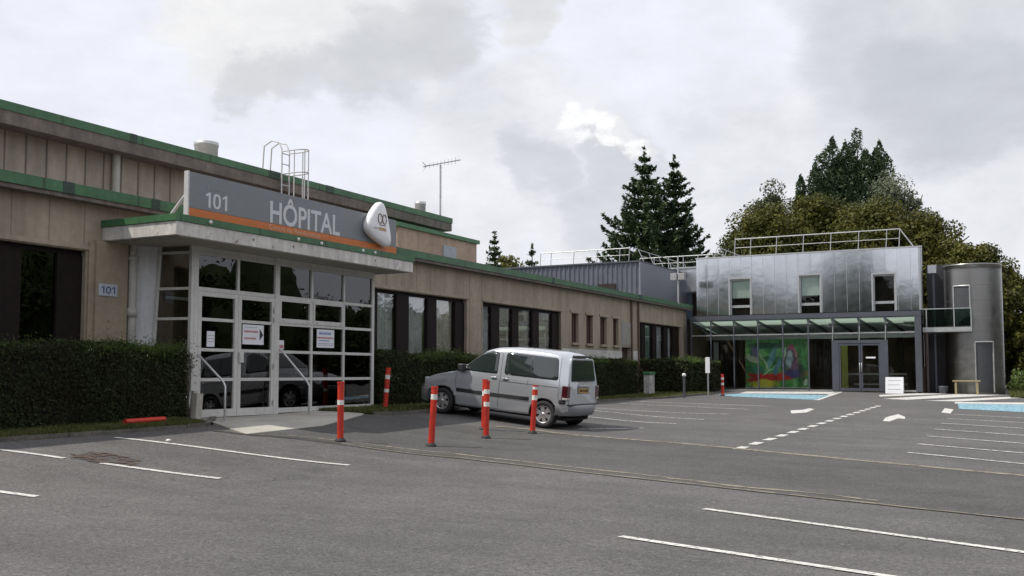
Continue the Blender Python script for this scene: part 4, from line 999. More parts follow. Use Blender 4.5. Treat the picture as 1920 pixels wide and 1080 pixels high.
# sloping glass roof strip behind the beam
m_groof = M('frosted_roof_glass', (.38, .44, .40), .45, noise=((1.5, .1),))
_t = m_groof.node_tree; _mx = _t.nodes.new('ShaderNodeMixShader'); _mx.inputs[0].default_value = .75; _tl = _t.nodes.new('ShaderNodeBsdfTranslucent'); _tl.inputs[0].default_value = (.40, .48, .42, 1)
_t.links.new(_t.nodes['Principled BSDF'].outputs[0], _mx.inputs[1]); _t.links.new(_tl.outputs[0], _mx.inputs[2]); _t.links.new(_mx.outputs[0], _t.nodes['Material Output'].inputs[0])
m = MB(); m.add([(mx_[0], YG + .12, zt_ - .22), (mx_[-1], YG + .12, zt_ - .22), (mx_[-1], YG + 2.4, zt_ - .75), (mx_[0], YG + 2.4, zt_ - .75)], [(0, 1, 2, 3)]); m.build('glass_roof', m_groof, AT, fix=False)
m = MB()
for i, x_ in enumerate(mx_): m.beam((x_ - .05, YG + .1, zt_ - .27), (x_ + .55, YG + 2.4, zt_ - .82), .05, .12)
split_build(m, 'rafter', m_anth, AT)
m = MB(); m.box(mx_[0], mx_[-1], YG + 2.42, YG + 2.5, zt_ - 1.05, zt_ - .5); m.build('beam', m_steel, AT)
# ground floor body and interior
m = MB(); m.box(mx_[0], XR, 50.5, 50.6, zb_ - .2, ZB + .2); m.box(mx_[0] - .02, mx_[0] + .02, YG + .1, 50.5, zb_ - .2, zt_ - .25); m.box(mx_[-1] + .03, mx_[-1] + .10, YG + .12, 50.5, zb_ - .2, zt_ - .2)
m.box(mx_[0], XR, YG + 2.5, 50.5, ZB - .2, ZB - .1); m.build('interior_wall', m_inside2, MBD)
MB().box(mx_[0], mx_[-1], YG + .1, 50.5, zb_ - .1, zb_ + .01).build('interior_floor', M('interior_floor_tiles', (.10, .085, .07), .5, noise=(3, .1)), MBD)
m = MB()
for u in (1345, 1360, 1380, 1530, 1550, 1690): xx = fx(u, 49); m.box(xx - .12, xx + .12, 49, 49.1, zb_, 3.6)
split_build(m, 'interior_post', m_inside, MBD)
m = MB(); xx = fx(1343, 48.4); m.box(xx - .12, xx + .12, 48.4, 48.45, zb_ + .6, 3.2); m.build('interior_poster', M('pale_panel', (.32, .36, .34), .7), MBD)
MB().box(fx(1578, 47.5), fx(1590, 47.5), 47.5, 47.56, zb_, 3.0).build('interior_panel', M('lime_yellow_panel', (.30, .30, .07), .7, noise=(2, .1)), MBD)
m = MB(); m.box(fx(1590, 48), fx(1700, 48), 48, 48.4, zb_ + .72, zb_ + .80); m.box(fx(1600, 48), fx(1700, 48), 48.05, 48.35, zb_ + .25, zb_ + .33); m.build('interior_counter', M('pale_counter', (.32, .30, .25), .6), MBD)
# entrance door
DO = empty('entrance_door', (0, 0, 0)); DO.parent = MBD
d0, d1 = mx_[6], mx_[8]; dt = zb_ + 2.12; dc = fx(1615)
m = MB(); m.box(d0 - .04, d0 + .26, YG - .12, YG - .04, zb_, dt); m.box(d1 - .22, d1 + .10, YG - .12, YG - .04, zb_, dt); m.box(d0 - .04, d1 + .10, YG - .12, YG - .04, dt + .002, dt + .14); m.build('door_frame', m_anth, DO)
for a, b in ((d0 + .262, dc - .01), (dc + .01, d1 - .222)):
    m = MB(); m.box(a, a + .07, YG - .10, YG - .05, zb_ + .01, dt - .01); m.box(b - .07, b, YG - .10, YG - .05, zb_ + .01, dt - .01); m.box(a + .07, b - .07, YG - .10, YG - .05, dt - .10, dt - .01); m.box(a + .07, b - .07, YG - .10, YG - .05, zb_ + .01, zb_ + .14); lf_ = m.build('door_leaf', m_anth, DO)
    MB().box(a + .07, b - .07, YG - .08, YG - .072, zb_ + .14, dt - .10).build('pane', m_atr, lf_)
    hx = b - .03 if b < dc else a + .03; MB().tube([(hx, YG - .10, zb_ + .85), (hx, YG - .17, zb_ + .9), (hx, YG - .17, zb_ + 1.2), (hx, YG - .10, zb_ + 1.25)], .018, 6).build('handle', m_steel, lf_)
MB().box(fx(1625), fx(1643), YG - .105, YG - .101, fz(1634, 672), fz(1634, 669)).build('door_label', m_paper, DO)
m = MB()
for x_ in (mx_[6], mx_[7] + .02, mx_[8]): m.beam((x_, YG - .08, dt + .14), (x_ + .03, YG - .08, dt + .75), .05, .03)
split_build(m, 'bracket', m_steel, AT)

# mural behind the glass : painted board, loose brushwork of greens with red, yellow and blue shapes
MU = empty('mural_board', (fx(1457, 46.5), 46.5, zb_), 'large green painted mural board behind the glass front', 'mural')
ux0, ux1 = fx(1398, 46.5), fx(1518, 46.5); mz0, mz1 = fz(1457, 726, 46.5), fz(1457, 636, 46.5)
def paint():
    m = bpy.data.materials.new('mural_paint'); m.use_nodes = True; t = m.node_tree; b = t.nodes['Principled BSDF']; b.inputs['Roughness'].default_value = .6
    tcx = t.nodes.new('ShaderNodeTexCoord'); n = t.nodes.new('ShaderNodeTexNoise'); n.inputs['Scale'].default_value = 2.0; n.inputs['Detail'].default_value = 7; n.inputs['Distortion'].default_value = 1.2; t.links.new(tcx.outputs['Object'], n.inputs['Vector'])
    sb = t.nodes.new('ShaderNodeVectorMath'); sb.operation = 'SUBTRACT'; sb.inputs[1].default_value = (.5, .5, .5); t.links.new(n.outputs['Color'], sb.inputs[0])
    sc = t.nodes.new('ShaderNodeVectorMath'); sc.operation = 'SCALE'; sc.inputs['Scale'].default_value = .34; t.links.new(sb.outputs[0], sc.inputs[0])
    wv = t.nodes.new('ShaderNodeVectorMath'); t.links.new(tcx.outputs['Object'], wv.inputs[0]); t.links.new(sc.outputs[0], wv.inputs[1])
    cr = t.nodes.new('ShaderNodeValToRGB'); cr.color_ramp.elements[0].position = .3; cr.color_ramp.elements[0].color = (.015, .075, .045, 1); cr.color_ramp.elements[1].position = .7; cr.color_ramp.elements[1].color = (.12, .29, .12, 1)
    e = cr.color_ramp.elements.new(.5); e.color = (.05, .19, .04, 1); t.links.new(n.outputs['Fac'], cr.inputs[0]); last = cr.outputs[0]
    W_, H_ = ux1 - ux0, mz1 - mz0
    def ell(cx, cz, rx, rz, rot, col, soft=.35):
        nonlocal last
        mp = t.nodes.new('ShaderNodeMapping'); mp.vector_type = 'TEXTURE'; mp.inputs['Location'].default_value = ((cx - .5) * W_, 0, cz * H_ + (mz0 - zb_)); mp.inputs['Rotation'].default_value = (0, R(rot), 0); mp.inputs['Scale'].default_value = (rx * W_, 9, rz * H_)
        t.links.new(wv.outputs[0], mp.inputs['Vector']); ln = t.nodes.new('ShaderNodeVectorMath'); ln.operation = 'LENGTH'; t.links.new(mp.outputs[0], ln.inputs[0])
        r = t.nodes.new('ShaderNodeMapRange'); r.inputs['From Min'].default_value = 1 + soft / 2; r.inputs['From Max'].default_value = 1 - soft / 2; t.links.new(ln.outputs['Value'], r.inputs['Value'])
        mx = t.nodes.new('ShaderNodeMixRGB'); t.links.new(r.outputs[0], mx.inputs[0]); t.links.new(last, mx.inputs[1]); mx.inputs[2].default_value = (*col, 1); last = mx.outputs[0]
    ell(.35, .86, .3, .08, 0, (.02, .07, .04)); ell(.16, .72, .07, .12, 0, (.07, .07, .14)); ell(.12, .6, .12, .06, 20, (.32, .36, .26))
    ell(.42, .62, .05, .24, 25, (.10, .24, .26)); ell(.5, .42, .04, .20, 25, (.08, .18, .26)); ell(.2, .35, .10, .12, 0, (.02, .12, .07))
    ell(.48, .21, .48, .075, -6, (.34, .014, .012)); ell(.25, .22, .22, .06, 12, (.30, .012, .01)); ell(.3, .07, .22, .09, 0, (.36, .33, .03))
    ell(.74, .55, .11, .30, -8, (.10, .05, .09)); ell(.70, .58, .05, .16, 0, (.26, .34, .36)); ell(.72, .84, .05, .07, 0, (.26, .06, .10)); ell(.60, .45, .035, .14, 0, (.02, .03, .09)); ell(.74, .28, .14, .09, 5, (.04, .03, .12)); ell(.88, .30, .03, .28, -18, (.03, .06, .03))
    ell(.93, .1, .03, .08, 0, (.35, .42, .33)); ell(.55, .7, .012, .2, 32, (.05, .16, .10)); ell(.30, .55, .012, .22, -30, (.30, .42, .22)); ell(.62, .62, .014, .2, 12, (.30, .40, .34)); ell(.40, .36, .012, .2, 50, (.20, .36, .28)); ell(.80, .66, .012, .2, -14, (.30, .14, .16)); ell(.90, .6, .02, .25, -10, (.05, .22, .06))
    t.links.new(last, b.inputs['Base Color']); return m
MB().box(ux0, ux1, 46.5, 46.54, mz0, mz1).build('painted_panel', paint(), MU)
MB().box(ux0 - .03, ux1 + .03, 46.49, 46.54, mz0 - .05, mz0 - .002).build('frame', m_steel, MU)

# tower, balcony, recess and pipes on the right
TW = empty('round_tower', (fx(1828, 47.6), 47.6, .8), 'round stair tower clad in dull grey metal beside the glass front', 'tower')
tx = fx(1828, 47.6); tr_ = 1.17; ty = 47.75; ztw = fz(1828, 493, 46.6)
mt = MB(); nseg = 96; mt.lathe((tx, ty, 0), [(tr_, .5), (tr_, ztw - .25), (tr_, ztw - .08), (tr_ + .02, ztw - .06), (tr_ + .02, ztw), (tr_ - .1, ztw), (0, ztw - .02)], nseg, smooth=True)
mt.build('drum_wall', m_tower, TW)
mt = MB()
for k in range(1, 9): zz = .8 + k * .66; mt.lathe((tx, ty, zz), [(tr_ + .001, 0), (tr_ + .003, .002), (tr_ + .003, .008), (tr_ + .001, .010)], 64)
mt.build('sheet_seams', M('dark_seam', (.12, .12, .115), .6), TW)  # seam rings coloured darker than the drum sheets
def cyl_frame(u0, u1, v0, v1, mat_pane, name):
    """door or window curved with the drum"""
    def ang(u):
        d = ray(u, 700); px_, py_ = 0, 0; a = d.x ** 2 + d.y ** 2; b = -2 * (d.x * tx + d.y * ty); c = tx * tx + ty * ty - tr_ ** 2; t = (-b - math.sqrt(b * b - 4 * a * c)) / (2 * a); return math.atan2(d.y * t - ty, d.x * t - tx)
    a0, a1 = ang(u0), ang(u1); z0, z1 = fz((u0 + u1) / 2, v1, 46.7), fz((u0 + u1) / 2, v0, 46.7)
    w = empty(name, (0, 0, 0)); w.parent = TW
    def arc(aa, ab, za, zb, r, n=6):
        m = MB(); vs = [(tx + r * cos(aa + (ab - aa) * i / n), ty + r * sin(aa + (ab - aa) * i / n), z) for i in range(n + 1) for z in (za, zb)]; m.add(vs, [(2 * i, 2 * i + 2, 2 * i + 3, 2 * i + 1) for i in range(n)], True); return m
    arc(a0, a1, z0, z1, tr_ + .012).build('leaf', mat_pane, w, fix=False)
    t_ = .06 / tr_; m = MB()
    for q in (a0, a1): m.tube([(tx + (tr_ + .03) * cos(q), ty + (tr_ + .03) * sin(q), z) for z in (z0, z1)], .035, 6)
    m.tube([(tx + (tr_ + .03) * cos(a0 + (a1 - a0) * i / 6), ty + (tr_ + .03) * sin(a0 + (a1 - a0) * i / 6), z1) for i in range(7)], .035, 6); m.build('frame', m_steel, w)
m_towdoor = M('dark_grey_door', (.075, .08, .085), .45, .3, noise=(2, .1))
cyl_frame(1793, 1823, 536, 610, m_towdoor, 'door'); cyl_frame(1830, 1863, 641, 736, m_towdoor, 'door')
BL = empty('balcony', (fx(1780, 46.6), 46.5, 3.0), 'metal balcony with glass balustrade linking the silver box to the tower', 'balcony')
bx0, bx1 = XR, fx(1825, 46.5); bz = fz(1780, 622, 46.4)
MB().box(bx0, bx1, 46.35, 48.2, bz, bz + .20).build('slab', m_steel, BL)
MB().box(bx0 + .03, bx1 - .03, 46.38, 46.392, bz + .24, bz + .98).build('glass_panel', glass('balustrade_glass', (.55, .66, .62), .06, 1.4), BL)
m = MB(); m.box(bx0, bx1, 46.36, 46.41, bz + .98, bz + 1.02)
for u in (1740, 1792, 1824): xx = fx(u, 46.4); m.box(xx - .02, xx + .02, 46.36, 46.41, bz + .2, bz + .98)
m.build('railing', m_steel, BL)
m = MB(); m.box(XR, tx - .6, 48.6, 48.7, .5, fz(1750, 497, 48.6)); m.build('recess_wall', M('dark_metal_recess', (.055, .055, .06), .5, .4, noise=(2, .2)), MBD)
m = MB(); xx = fx(1755, 47.2); m.tube([(xx, 47.2, .8), (xx, 47.2, fz(1755, 512, 47.2))], .06, 10); m.build('downpipe', m_anth, MBD)
MB().box(fx(1745, 47.2), fx(1761, 47.2), 47.1, 47.4, fz(1755, 512, 47.2), fz(1755, 497, 47.2)).build('rain_hopper', m_clad2, MBD)
m = MB(); m.box(tx - .9, tx + .2, 46.9, 47.6, .6, bz - .002); 
# things by the tower : bench
def bench(u0, u1, v, y, label):
    a, b = fx(u0, y), fx(u1, y); g = gz(a, y); zt = fz((u0 + u1) / 2, v, y); o = empty('bench', ((a + b) / 2, y, g), label, 'bench'); mw = M('pale_bench_wood', (.30, .25, .13), .7, noise=(6, .2))
    MB().bbox(a, b, y - .18, y + .18, zt - .06, zt, .01).build('seat', mw, o)
    for xx in (a + .12, b - .12): MB().box(xx - .04, xx + .04, y - .15, y + .15, g, zt - .061).build('leg', mw, o)
bench(1786, 1838, 713, 46.1, 'low pale wooden bench in front of the round tower')
tag(MB().lathe((fx(1768, 46.2), 46.2, gz(fx(1768, 46.2), 46.2)), [(0, 0), (.16, 0), (.2, .3), (.2, .33), (.17, .33), (.15, .28), (0, .27)], 14).build('plant_pot', m_anth), 'dark round pot between the glass front and the wooden bench', 'pot')

# roof railings
def railing(pts, label, ends, h=1.0, name='roof_railing'):
    """pts: list of (x,y,z) on the roof edge with posts; rails lean back a little"""
    P_ = [Vector(p) for p in pts]; o = empty(name, tuple(P_[0]), label, 'railing', 'steel railings along the flat roofs'); rail = MB(); lean = Vector(ends)
    top_ = [p + UP * h + lean * h for p in P_]; mid = [p + UP * h * .52 + lean * h * .52 for p in P_]
    MB().tube(top_, .024, 8).build('top_rail', m_steel, o); MB().tube(mid, .016, 6).build('mid_rail', m_steel, o)
    for p, q in zip(P_, top_): MB().tube([p, q], .020, 6).build('post', m_steel, o)
    return o
zt2 = ZT + .07
n_p = 7; xs_ = [fx(u, 47.1) for u in (1378, 1408, 1457, 1508, 1560, 1613, 1666)]
r_ = railing([(x_, 47.3, zt2) for x_ in xs_ + [xs_[-1] + .55]], 'steel railing on the silver metal building, ending above its right corner', (.06, .0, 0), .88)
MB().tube([(xs_[-1] + .60, 47.3, zt2 + .88), (XR - .35, 47.3, zt2)], .026, 8).build('end_brace', m_steel, r_)
r_ = railing([(XL + .6, 47.6 + k * 1.6, zt2) for k in range(5)], 'steel railing running back along the left roof edge of the silver building', (.35, .0, 0), .6)
# corrugated grey volume behind the old building
GV = empty('grey_metal_block', (fx(1150, 46.9), 46.9, 4), 'dark grey ribbed metal block rising behind the old building roof', 'building')
gx0, gx1 = fx(940, 46.9), fx(1201, 46.9); gzt = fz(1200, 488, 46.9)
m = MB(); n = int((gx1 - gx0) / .26); vs = []
for i in range(n * 4 + 1):
    xx = gx0 + (gx1 - gx0) * i / (n * 4); dy = [0, 0, .05, .05][i % 4]; vs += [(xx, 46.9 + dy, .5), (xx, 46.9 + dy, gzt - .08)]
m.add(vs, [(2 * i, 2 * i + 2, 2 * i + 3, 2 * i + 1) for i in range(n * 4)]); m.box(gx0, gx1 - .02, 47.0, 57, .5, gzt - .09); m.build('ribbed_wall', m_corr, GV)
MB().box(gx0 - .02, gx1 + .05, 46.84, 57, gzt - .08, gzt).build('roof_trim', m_anth, GV)
MB().box(gx1 - .012, gx1 + .05, 46.85, 57, .5, gzt - .081).build('corner_trim', M('pale_grey_trim', (.22, .23, .27), .5, .2), GV)
MB().box(fx(1121, 46.85), fx(1155, 46.85), 46.84, 46.88, 4.2, fz(1138, 532, 46.85)).build('window', m_inside, GV)
railing([(fx(u, 47.2), 47.4, gzt) for u in (1010, 1030, 1073, 1117, 1160, 1178)], 'steel railing along the front roof edge of the grey ribbed block', (.06, 0, 0), .72)
railing([(gx1 - .1, 47.8 + k * 1.5, gzt) for k in range(6)], 'steel railing running back along the right roof edge of the grey ribbed block', (-.45, 0, 0), .65)
# recess between the two blocks
RB = empty('link_building', (fx(1255, 53), 53, 3.5), 'low silver link building with dark blue windows between the grey and silver blocks', 'building')
lx0, lx1 = fx(1190, 53), fx(1330, 53); lz0, lz1 = fz(1260, 548, 53), fz(1260, 505, 53)
m = MB(); vs = []
for i in range(13):
    t = i / 12; xx = lx0 + (lx1 - lx0) * t; yy = 53 + .7 * (1 - t) ** 2 * 2; vs += [(xx, yy, lz0), (xx, yy, lz1)]
m.add(vs, [(2 * i, 2 * i + 2, 2 * i + 3, 2 * i + 1) for i in range(12)], True); m.box(lx0, lx1, 55, 55.2, lz0, lz1 - .02); m.build('curved_wall', m_clad2, RB)
MB().box(lx0, lx1, 52.9, 56, lz1, lz1 + .08).build('roof_edge', m_steel, RB)
m = MB()
for k in range(6): xx = lx0 + (lx1 - lx0) * (k + .1) / 6; m.box(xx, xx + .32, 53.4, 53.44, lz0 - 1.5, lz0 - .05)
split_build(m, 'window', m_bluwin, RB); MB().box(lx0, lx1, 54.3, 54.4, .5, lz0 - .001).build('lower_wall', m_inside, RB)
MB().beam((fx(1209, 52.7), 52.7, fz(1209, 530, 52.7)), (fx(1262, 52.7), 52.7, fz(1262, 548, 52.7)), .12, .12).build('pipe', m_anth, RB)
railing([(lx0 + (lx1 - lx0) * k / 5, 54.0, lz1 + .08) for k in range(6)], 'steel railing on the low link building behind the mast', (.0, 0, 0), .75)
# mast with twin box lights on the old roof
q = on_y(1272, 575, 44.5); lp = empty('floodlight_mast', (q.x, q.y, 4.9), 'thin roof mast carrying two grey boxes in front of the silver link building', 'mast')
zt3 = fz(1271, 480, 44.5); zb3 = fz(1271, 519, 44.5)
MB().tube([(q.x, q.y, 4.88), (q.x, q.y, zt3)], .035, 8).build('pole', m_steel, lp)
for s_ in (-1, 1): MB().bbox(q.x + s_ * .19 - .15, q.x + s_ * .19 + .15, q.y - .12, q.y + .12, zb3 - .16, zb3 + .16, .02).build('lamp_box', M('grey_lamp_box', (.30, .30, .30), .5, noise=(6, .08)), lp)

# small things near the far entrance
ab = on_ground(1677, 738); A0 = empty('notice_board', tuple(ab), 'white standing notice board with three lines of text before the far doors', 'notice board')
w_ = .36; hb = .70
m = MB(); m.prism([(ab.y - .02, ab.z), (ab.y + .02, ab.z), (ab.y + .16, ab.z + hb), (ab.y + .13, ab.z + hb)], 'x', ab.x - w_, ab.x + w_); m.build('front_board', m_paper, A0)
m = MB(); m.prism([(ab.y + .34, ab.z), (ab.y + .38, ab.z), (ab.y + .19, ab.z + hb), (ab.y + .17, ab.z + hb)], 'x', ab.x - w_, ab.x + w_); m.build('back_board', m_paper, A0)
random.seed(5); m = MB()
for k, zz in enumerate((.54, .35, .16)):
    xx = ab.x - w_ + .10
    while xx < ab.x + w_ - .12:
        l_ = random.uniform(.03, .07); yy = ab.y + .0 + .15 * (zz + .05) / hb; m.box(xx, xx + l_, yy - .03, yy + .03, ab.z + zz - .035, ab.z + zz + .035); xx += l_ + .02
m.build('print', m_inkg, A0)
q = on_ground(1328, 742); S_ = empty('sign_post', tuple(q), 'thin grey post with a small narrow white plate beside the far hedge', 'sign'); hz = fz(1328, 670, q.y) - q.z
MB().tube([q, q + UP * hz], .03, 8).build('post', m_steel, S_); MB().bbox(q.x - .09, q.x + .09, q.y - .05, q.y - .032, q.z + hz - .62, q.z + hz, .006).build('plate', m_paper, S_)
q = on_ground(1283, 746); S_ = empty('bollard_light', tuple(q), 'short dark bollard with a small white lamp head in front of the far hedge', 'bollard light'); hz = fz(1283, 706, q.y) - q.z
MB().tube([q, q + UP * hz], .045, 10).build('post', m_anth, S_); MB().lathe(q + UP * hz, [(.0, .13), (.06, .11), (.08, .04), (.06, 0), (0, 0)], 12).build('lamp_head', m_refl, S_)
q = on_x(1223, 742, -13.35); g = gz(q.x, q.y); S_ = empty('utility_cabinet', (q.x, q.y, g), 'white weathered concrete utility cabinet between the two far hedges', 'cabinet'); hz = on_x(1223, 697, -13.35).z - g
MB().bbox(q.x - .25, q.x, q.y - .28, q.y + .28, g, g + hz - .12, .015).build('box', M('weathered_white_concrete', (.42, .41, .38), .9, noise=((3, .35), (12, .2))), S_); MB().bbox(q.x - .28, q.x + .03, q.y - .31, q.y + .31, g + hz - .118, g + hz, .015).build('lid', m_greenend, S_)
# meter box and concrete stub at the porch corner
q = on_ground(372, 786); zq = on_x(372, 786, -13.75).z; qy = on_x(372, 786, -13.75).y; qx = -13.72
S_ = empty('concrete_stub', (qx, qy, .8), 'short grey concrete post beside the left porch corner', 'post'); m = MB(); m.beam((qx, qy - .10, .72), (qx, qy - .06, 1.28), .13, .15); m.build('post_body', m_conc, S_)
S_ = empty('meter_box', (qx, qy, 1.3), 'pale narrow meter box and cable duct on the porch corner', 'meter box'); ux = -13.93
yA = on_x(352, 700, ux).y; yB = on_x(366, 700, ux).y
MB().bbox(ux - .02, ux + .09, yA, yB, on_x(360, 733, ux).z, on_x(360, 672, ux).z, .008).build('box', m_frame, S_)
m = MB(); m.tube([(ux + .04, yA + .05, .8), (ux + .04, yA + .11, on_x(360, 733, ux).z)], .03, 8); m.build('cable_duct', m_pipe, S_)

# ================================================================== RED POSTS
def red_post(u, v, vt, lean, bands, label, far=False):
    q = on_ground(u, v); d = (Vector((0, 0, CAMZ)) - q); d.z = 0; dist = (q - Vector((0, 0, q.z))).dot(FWD)
    h = (v - vt) / F * dist; r = .055
    o = empty('safety_post', tuple(q), label, 'safety post', 'red plastic safety posts')
    ln = RGT * lean; A = lambda f: q + UP * (h * f) + ln * (h * f)
    MB().lathe(q, [(0, .0), (.10, .004), (.095, .025), (.066, .045), (.06, .06), (0, .06)], 18).build('base', m_rubber, o)
    MB().tube([A(.045), A(.5), A(.97), A(.985), A(1.0)], r, 18).build('tube', m_red, o)
    MB().tube([A(.982), A(1.012)], r * 1.12, 18).build('cap', m_red, o)
    for f0, f1 in bands: MB().tube([A(f0), A((f0 + f1) / 2), A(f1)], r * 1.025, 18).build('reflective_band', m_refl, o)
    return o
red_post(638, 828, 718, .0, [(.62, .70)], 'red post with one white band nearest the entrance ramp')
red_post(808, 837, 727, .06, [(.79, .88)], 'leaning red post with a white band, in front of the van front wheel')
red_post(911, 822, 716, .02, [(.56, .64), (.78, .86)], 'red post with two white bands standing closest before the van side')
red_post(907, 806, 713, .03, [(.68, .78)], 'red post half hidden behind another post beside the van side')
red_post(998, 813, 724, .07, [(.70, .80), (.92, 1.0)], 'leaning red post with a white top in front of the van rear wheel')
red_post(722, 768, 691, .07, [(.42, .50), (.74, .84)], 'red post with two white bands against the hedge right of the porch')
red_post(1355, 742, 702, .0, [(.5, .6), (.75, .85)], 'small far red post beside the thin sign post')
a = Vector(on_ground(236, 801)); b = Vector(on_ground(306, 789)); a = Vector((a.x, a.y, a.z + .15)); b = Vector((b.x, b.y, b.z + .15))
a = on_x(234, 791, -13.35); b = on_x(308, 781, -13.35); a.z = gz(a.x, a.y) + .13; b.z = gz(b.x, b.y) + .13
o = empty('fallen_post', tuple(a), 'red plastic post lying on the grass below the left hedge', 'safety post'); MB().tube([a, a.lerp(b, .5), b], .05, 14).build('tube', m_red, o)

# ================================================================== VAN  (local frame: x forward, y left, z up)
def build_van():
    V = empty('parked_van', (0, 0, 0), 'silver compact passenger van parked nose-in at the hedge', 'van')
    paint_ = M('silver_car_paint', (.56, .585, .61), .25, .60, noise=(40, .02), coat=.9); paint_.node_tree.nodes['Principled BSDF'].inputs['Coat Roughness'].default_value = .05
    gl = bpy.data.materials.new('van_glass'); gl.use_nodes = True; b_ = gl.node_tree.nodes['Principled BSDF']; b_.inputs['Base Color'].default_value = (.022, .03, .028, 1); b_.inputs['Roughness'].default_value = .04; b_.inputs['Specular IOR Level'].default_value = .9; b_.inputs['Coat Weight'].default_value = .6
    blk = M('black_trim_plastic', (.03, .03, .032), .55, noise=(20, .1)); bump_ = M('grey_bumper', (.20, .205, .21), .45, .2, noise=(20, .04), coat=.15); dark = M('wheel_arch_liner', (.012, .012, .012), .9)
    alloy = M('alloy_rim', (.62, .62, .62), .28, .8, noise=(30, .03)); tyre_m = M('tyre_rubber', (.022, .022, .023), .8, noise=(30, .2)); redl = M('tail_lamp_red', (.055, .006, .010), .2, coat=.6)
    K = {  # x: zbottom, ztop, half width, half width at the top, belt height
        'x': [-2.03, -1.97, -1.85, -1.6, -1.2, -.5, .0, .28, .55, .82, 1.02, 1.25, 1.6, 1.86, 2.0, 2.08],
        'b': [.42, .34, .28, .25, .24, .23, .23, .23, .23, .23, .23, .23, .23, .22, .26, .34],
        't': [1.62, 1.71, 1.765, 1.79, 1.805, 1.80, 1.755, 1.68, 1.50, 1.27, 1.10, 1.055, .975, .88, .77, .62],
        'w': [.80, .835, .855, .865, .87, .87, .87, .868, .865, .862, .86, .855, .83, .785, .72, .60],
        'u': [.62, .655, .68, .69, .695, .695, .68, .66, .66, .70, .76, .755, .72, .67, .62, .52]}
    def kv(k, x):
        s = 0
        for d, w_ in ((-.07, .2), (-.035, .2), (0, .2), (.035, .2), (.07, .2)): s += w_ * float(np.interp(x + d, K['x'], K[k]))
        return s
    def section(x):
        zb, zt, w, u = kv('b', x), kv('t', x), kv('w', x), kv('u', x); belt = min(1.10, zt - .10)
        c = [(0, zb), (w * .80, zb), (w * .955, zb + .03), (w * .975, zb + .13), (w * .995, .50), (w, .66), (w * .992, min(.88, belt - .06)), (w * .965, belt), (u + .035, zt - .14 if zt > 1.3 else zt - .05), (u - .01, zt - .06 if zt > 1.3 else zt - .025), (u * .80, zt - .015), (u * .4, zt), (0, zt + .006)]
        for k in range(2):
            n = [c[0]]
            for p, q in zip(c[:-1], c[1:]): n += [(p[0] * .75 + q[0] * .25, p[1] * .75 + q[1] * .25), (p[0] * .25 + q[0] * .75, p[1] * .25 + q[1] * .75)]
            c = n + [c[-1]]
        return c
    def shear(x, z): 
        s = min(1, max(0, (-1.5 - x) / .4)); return x + .13 * max(0, z - .95) * s
    xs = list(np.concatenate([np.linspace(-2.06, -1.8, 8), np.linspace(-1.72, 1.7, 44), np.linspace(1.76, 2.10, 10)]))
    m = MB(); S = [section(x) for x in xs]; n = len(S[0]); ring = 2 * n - 2; vs = []
    for x, c in zip(xs, S):
        full = [(y, z) for y, z in c] + [(-y, z) for y, z in reversed(c[1:-1])]
        vs += [(shear(x, z), y, z) for y, z in full]
    fs = [(i * ring + k, (i + 1) * ring + k, (i + 1) * ring + (k + 1) % ring, i * ring + (k + 1) % ring) for i in range(len(xs) - 1) for k in range(ring)]
    fs += [tuple(range(ring)), tuple(reversed(range((len(xs) - 1) * ring, len(xs) * ring)))]
    m.add(vs, fs, True); m.sm[-1] = False; m.sm[-2] = False
    body = m.build('body', paint_, V)
    AX = (-1.49, 1.32); WR = .315
    for ax in AX:
        for s in (-1, 1):
            bm = MB(); bm.lathe((ax, 0, WR), [(0, s * .50), (.375, s * .50), (.375, s * 1.1), (0, s * 1.1)], 40, 'y', False); cutter = bm.build('cutter', dark)
            cutter.location = (0, 0, 0)
            a_ = np.array([v.co[:] for v in cutter.data.vertices]); 
            mn = np.array(bm.v); cutter.data.vertices.foreach_set('co', mn.ravel())
            md = body.modifiers.new('b', 'BOOLEAN'); md.operation = 'DIFFERENCE'; md.object = cutter; md.solver = 'EXACT'
            bpy.context.view_layer.update(); me = bpy.data.meshes.new_from_object(body.evaluated_get(bpy.context.evaluated_depsgraph_get())); body.modifiers.clear(); old = body.data; body.data = me; bpy.data.objects.remove(cutter)
    body.data.name = 'body'
    me = body.data; me.materials.clear(); me.materials.append(paint_)
    for p in me.polygons: p.material_index = 0
    def ynorm_fix(): pass
    def side_y(x, z):
        c = section(x); best = None
        for p, q in zip(c[:-1], c[1:]):
            if (p[1] - z) * (q[1] - z) <= 0 and abs(q[1] - p[1]) > 1e-6 and max(p[0], q[0]) > .3:
                t = (z - p[1]) / (q[1] - p[1]); y = p[0] + t * (q[0] - p[0]); best = y if best is None else max(best, y)
        return best if best is not None else c[len(c) // 2][0]
    def rounded(poly, r=.05, n=4):
        out = []; N_ = len(poly)
        for i in range(N_):
            a, b, c = Vector(poly[i - 1]), Vector(poly[i]), Vector(poly[(i + 1) % N_]); d1, d2 = (a - b), (c - b); rr_ = min(r, d1.length * .45, d2.length * .45); p0 = b + d1.normalized() * rr_; p2 = b + d2.normalized() * rr_
            for t in range(n + 1): t_ = t / n; out.append(p0 * (1 - t_) ** 2 + b * 2 * t_ * (1 - t_) + p2 * t_ ** 2)
        return out
